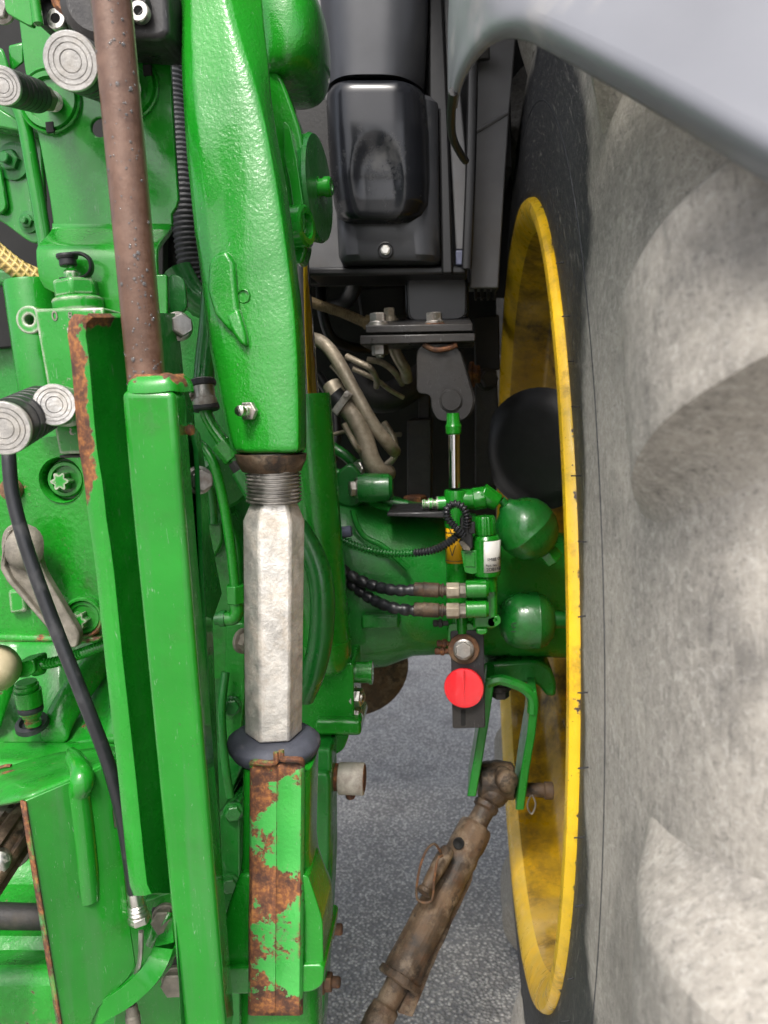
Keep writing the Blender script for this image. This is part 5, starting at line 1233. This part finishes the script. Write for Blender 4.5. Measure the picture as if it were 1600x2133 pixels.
# PTO guard
pg = thing('pto_guard', 'folded green shaft guard with pressed rib, slots and rusty left edge', 'guard', A(180, 2120, .68))
FL, FR, BR_, BL = A(50, 1672, .625), A(244, 1588, .75), A(240, 1556, .84), A(-30, 1566, .84)
ML = A(-60, 1700, .64)
rws = []
for i in range(7):
    t = i/6
    # from back to front over the fold and down the face
    back = BL.lerp(BR_, t); fr = FL.lerp(FR, t) if True else None
    dn = A(128, 2170, .625).lerp(A(300, 2040, .745), t)
    fold = fr
    rws.append([back, back.lerp(fold, .5)+V(0, 0, .002), back.lerp(fold, .9)+V(0, 0, .001), fold+V(0, -.001, -.002), fold.lerp(dn, .025)+V(-.0, -.0015, 0), fold.lerp(dn, .3), fold.lerp(dn, .6), dn])
# front face as its own plate with the notched right edge
face = [A(52, 1668, .640), A(160, 1622, .672), A(246, 1586, .700), A(247, 1640, .75), A(240, 1660, .748), A(236, 1690, .746), A(240, 1726, .748), A(252, 1730, .752), A(262, 1706, .756), A(264, 1740, .757), A(257, 1775, .752), A(262, 1840, .752), A(272, 1930, .752), A(284, 2012, .752), A(266, 2040, .74), A(205, 2100, .702), A(170, 2180, .68), A(135, 2180, .640)]
nrm = (face[2]-face[0]).cross(face[-1]-face[0]).normalized()
if nrm.y < 0: nrm = -nrm
base_p = face[0]
face = [CAM+(p-CAM)*((base_p-CAM).dot(nrm)/(p-CAM).dot(nrm)) for p in face]
fp = plate('front_face', face, .004, 'green_sheet', pg, dirv=nrm, bevel=.0012)
rws2 = []
for i in range(9):
    t = i/8; f = face[0].lerp(face[2], t); b = A(-60, 1590, .86).lerp(A(240, 1556, .84), t)
    rws2.append([f+nrm*.001, f.lerp(b, .04)+V(0, 0, .0035), f.lerp(b, .2)+V(0, 0, .003), f.lerp(b, .6)+V(0, 0, .001), b])
# top sheet reaches left beyond the face over the shaft opening
lft = [A(-70, 1690, .70), A(-70, 1685, .71), A(-70, 1670, .74), A(-70, 1630, .80), A(-70, 1592, .86)]
rws2 = [lft, [a.lerp(b, .6) for a, b in zip(lft, rws2[0])]]+rws2
sheet('top_face', rws2, .004, 'green_dirty', pg, sub=1)
f_ = face[0].lerp(face[2], .575)
def on_face(x, y, out):
    p = A(x, y, .68); q = CAM+(p-CAM)*((base_p-CAM).dot(nrm)/(p-CAM).dot(nrm)); return q-nrm*out
ribp = [f_+V(-.040, .060, -.001), f_+V(-.026, .040, .0005), f_+V(-.008, .016, .001), f_+V(.001, .002, -.004), on_face(168, 1660, -.0075), on_face(176, 1730, -.008), on_face(184, 1810, -.008), on_face(190, 1880, -.008)]
tube('pressed_rib', ribp, [.004, .009, .0105, .012, .0128, .0128, .0128, .0115], 'green_sheet', pg, n=16)
sl_ = []
for k, (x, y) in enumerate(((4, 1600), (12, 1613), (18, 1626), (16, 1641))):
    p = A(x, y, .78-.02*k); tube('slot', [p+V(-.022, -.004, -.006), p+V(0, .001, .0012), p+V(.010, .002, .002)], .0028, 'rust', pg, n=8, flat=.6)
ed = [face[0]+nrm*.0]+[face[0].lerp(face[-1], k/14) for k in range(1, 15)]
edr = [[p+V(-.0045, .001, 0), p+V(-.0005, -.0012, 0), p+V(.0016, -.0014, 0)] for p in ed]
sheet('raw_edge', edr, .002, 'green_rusty', pg, wear=[.16]*45)
plate('hanger_tab', rounded(PL([(228, 1696), (240, 1684), (252, 1690), (252, 1718), (236, 1726), (230, 1722)], .735), .003), .008, 'lever_grey', pg, bevel=.0015)
sh = thing('pto_shaft', 'dark greasy splined shaft behind the guard at the left edge', 'shaft', A(10, 1780, .72))
lathe('collar', A(-8, 1752, .76), (.3, -1, -.1), [(-.03, .042), (0, .042), (.004, .040), (.004, .034), (-.006, .033), (-.006, .012)], 'lever_grey', sh, n=36)
s0, s1 = A(62, 1690, .78), A(-80, 1900, .66)
lathe('splined_shaft', s0, s1-s0, [(-.02, .021), (.3, .021)], 'bar_mud', sh, n=72, fn=lambda t, a: 1+.12*(1 if math.sin(6*t) > 0 else -1), smooth=30)
lathe('shaft_tip', A(-2, 1795, .70), (.6, -1, .3), [(-.01, .012), (.004, .011), (.007, .006), (.0075, 0)], 'zinc', sh, n=18)
tag(lathe('cross_tube', A(-90, 1905, .80), (1, 0, -.02), [(0, .0155), (.12, .0155)], 'dark_metal', n=26, loc=A(40, 1905, .80)), 'short dusty grey tube crossing behind the guard', 'tube')
dbm = thing('drawbar_beam', 'green drawbar frame beam at the bottom left corner', 'beam', A(20, 2120, .72))
rws = []
for (y, Y) in ((1770, .92), (1850, .90), (1940, .80), (1955, .775), (1990, .77), (2000, .755), (2025, .715), (2040, .71), (2110, .705), (2200, .70)):
    rws.append([A(x, y, Y+.003*math.sin(x*.06+y)) for x in range(-90, 200, 36)])
sheet('beam', rws, .014, 'green_cast_rough', dbm, sub=1)
# right of the guard: bracket with handle
lb = thing('lower_bracket', 'green lower bracket with two washers bolts left of the post foot', 'bracket', A(330, 2120, .78))
plate('plate', rounded(PL([(255, 1870), (300, 1890), (330, 1840), (352, 1700), (420, 1700), (470, 2200), (230, 2200), (250, 2000)], .80), .008), .01, 'green_sheet', lb, bevel=.002)
plate('ledge', PL([(290, 1880), (352, 1858), (380, 1856), (380, 1875), (300, 1905)], .775), .04, 'green_clean', lb, bevel=.002)
mk('gusset', [A(300, 1950, .79), A(345, 1880, .79), A(362, 1905, .76), A(318, 1975, .76)], [(0, 1, 2, 3)], 'green_clean', lb).modifiers.new('t', 'SOLIDIFY').thickness = .006
for (x, y) in ((346, 1912), (366, 2042)):
    lathe('washer', A(x, y-14, .775), (.1, -1, .5), [(-.004, .0165), (0, .0165), (.001, .015)], 'dark_metal', lb, n=26)
    bolt(A(x, y, .77), (.1, -1, .1), .0145, 'lever_grey', lb, h=.012, flange=1.1)
hd_ = thing('curved_bar', 'curved flat green pull bar below the cable end', 'bar', A(200, 2120, .66))
hp2 = catmull(PL([(150, 2150, .66), (205, 2112, .665), (262, 2078, .675), (312, 2030, .69), (340, 1975, .71), (352, 1925, .74)]), 7)
rws = []
for i, p in enumerate(hp2):
    d_ = (hp2[min(i+1, len(hp2)-1)]-hp2[max(i-1, 0)]).normalized(); nn = d_.cross(V(0, -1, 0)).normalized(); w_ = .0105
    if nn.z > 0: nn = -nn
    rws.append([p-nn*w_, p+nn*w_, p+nn*(w_+.004)+V(0, .012, 0), p+nn*(w_+.003)+V(0, .018, 0), p-nn*w_+V(0, .018, 0)])
loft('handle', rws, 'green_clean', hd_, bevel=.0012)
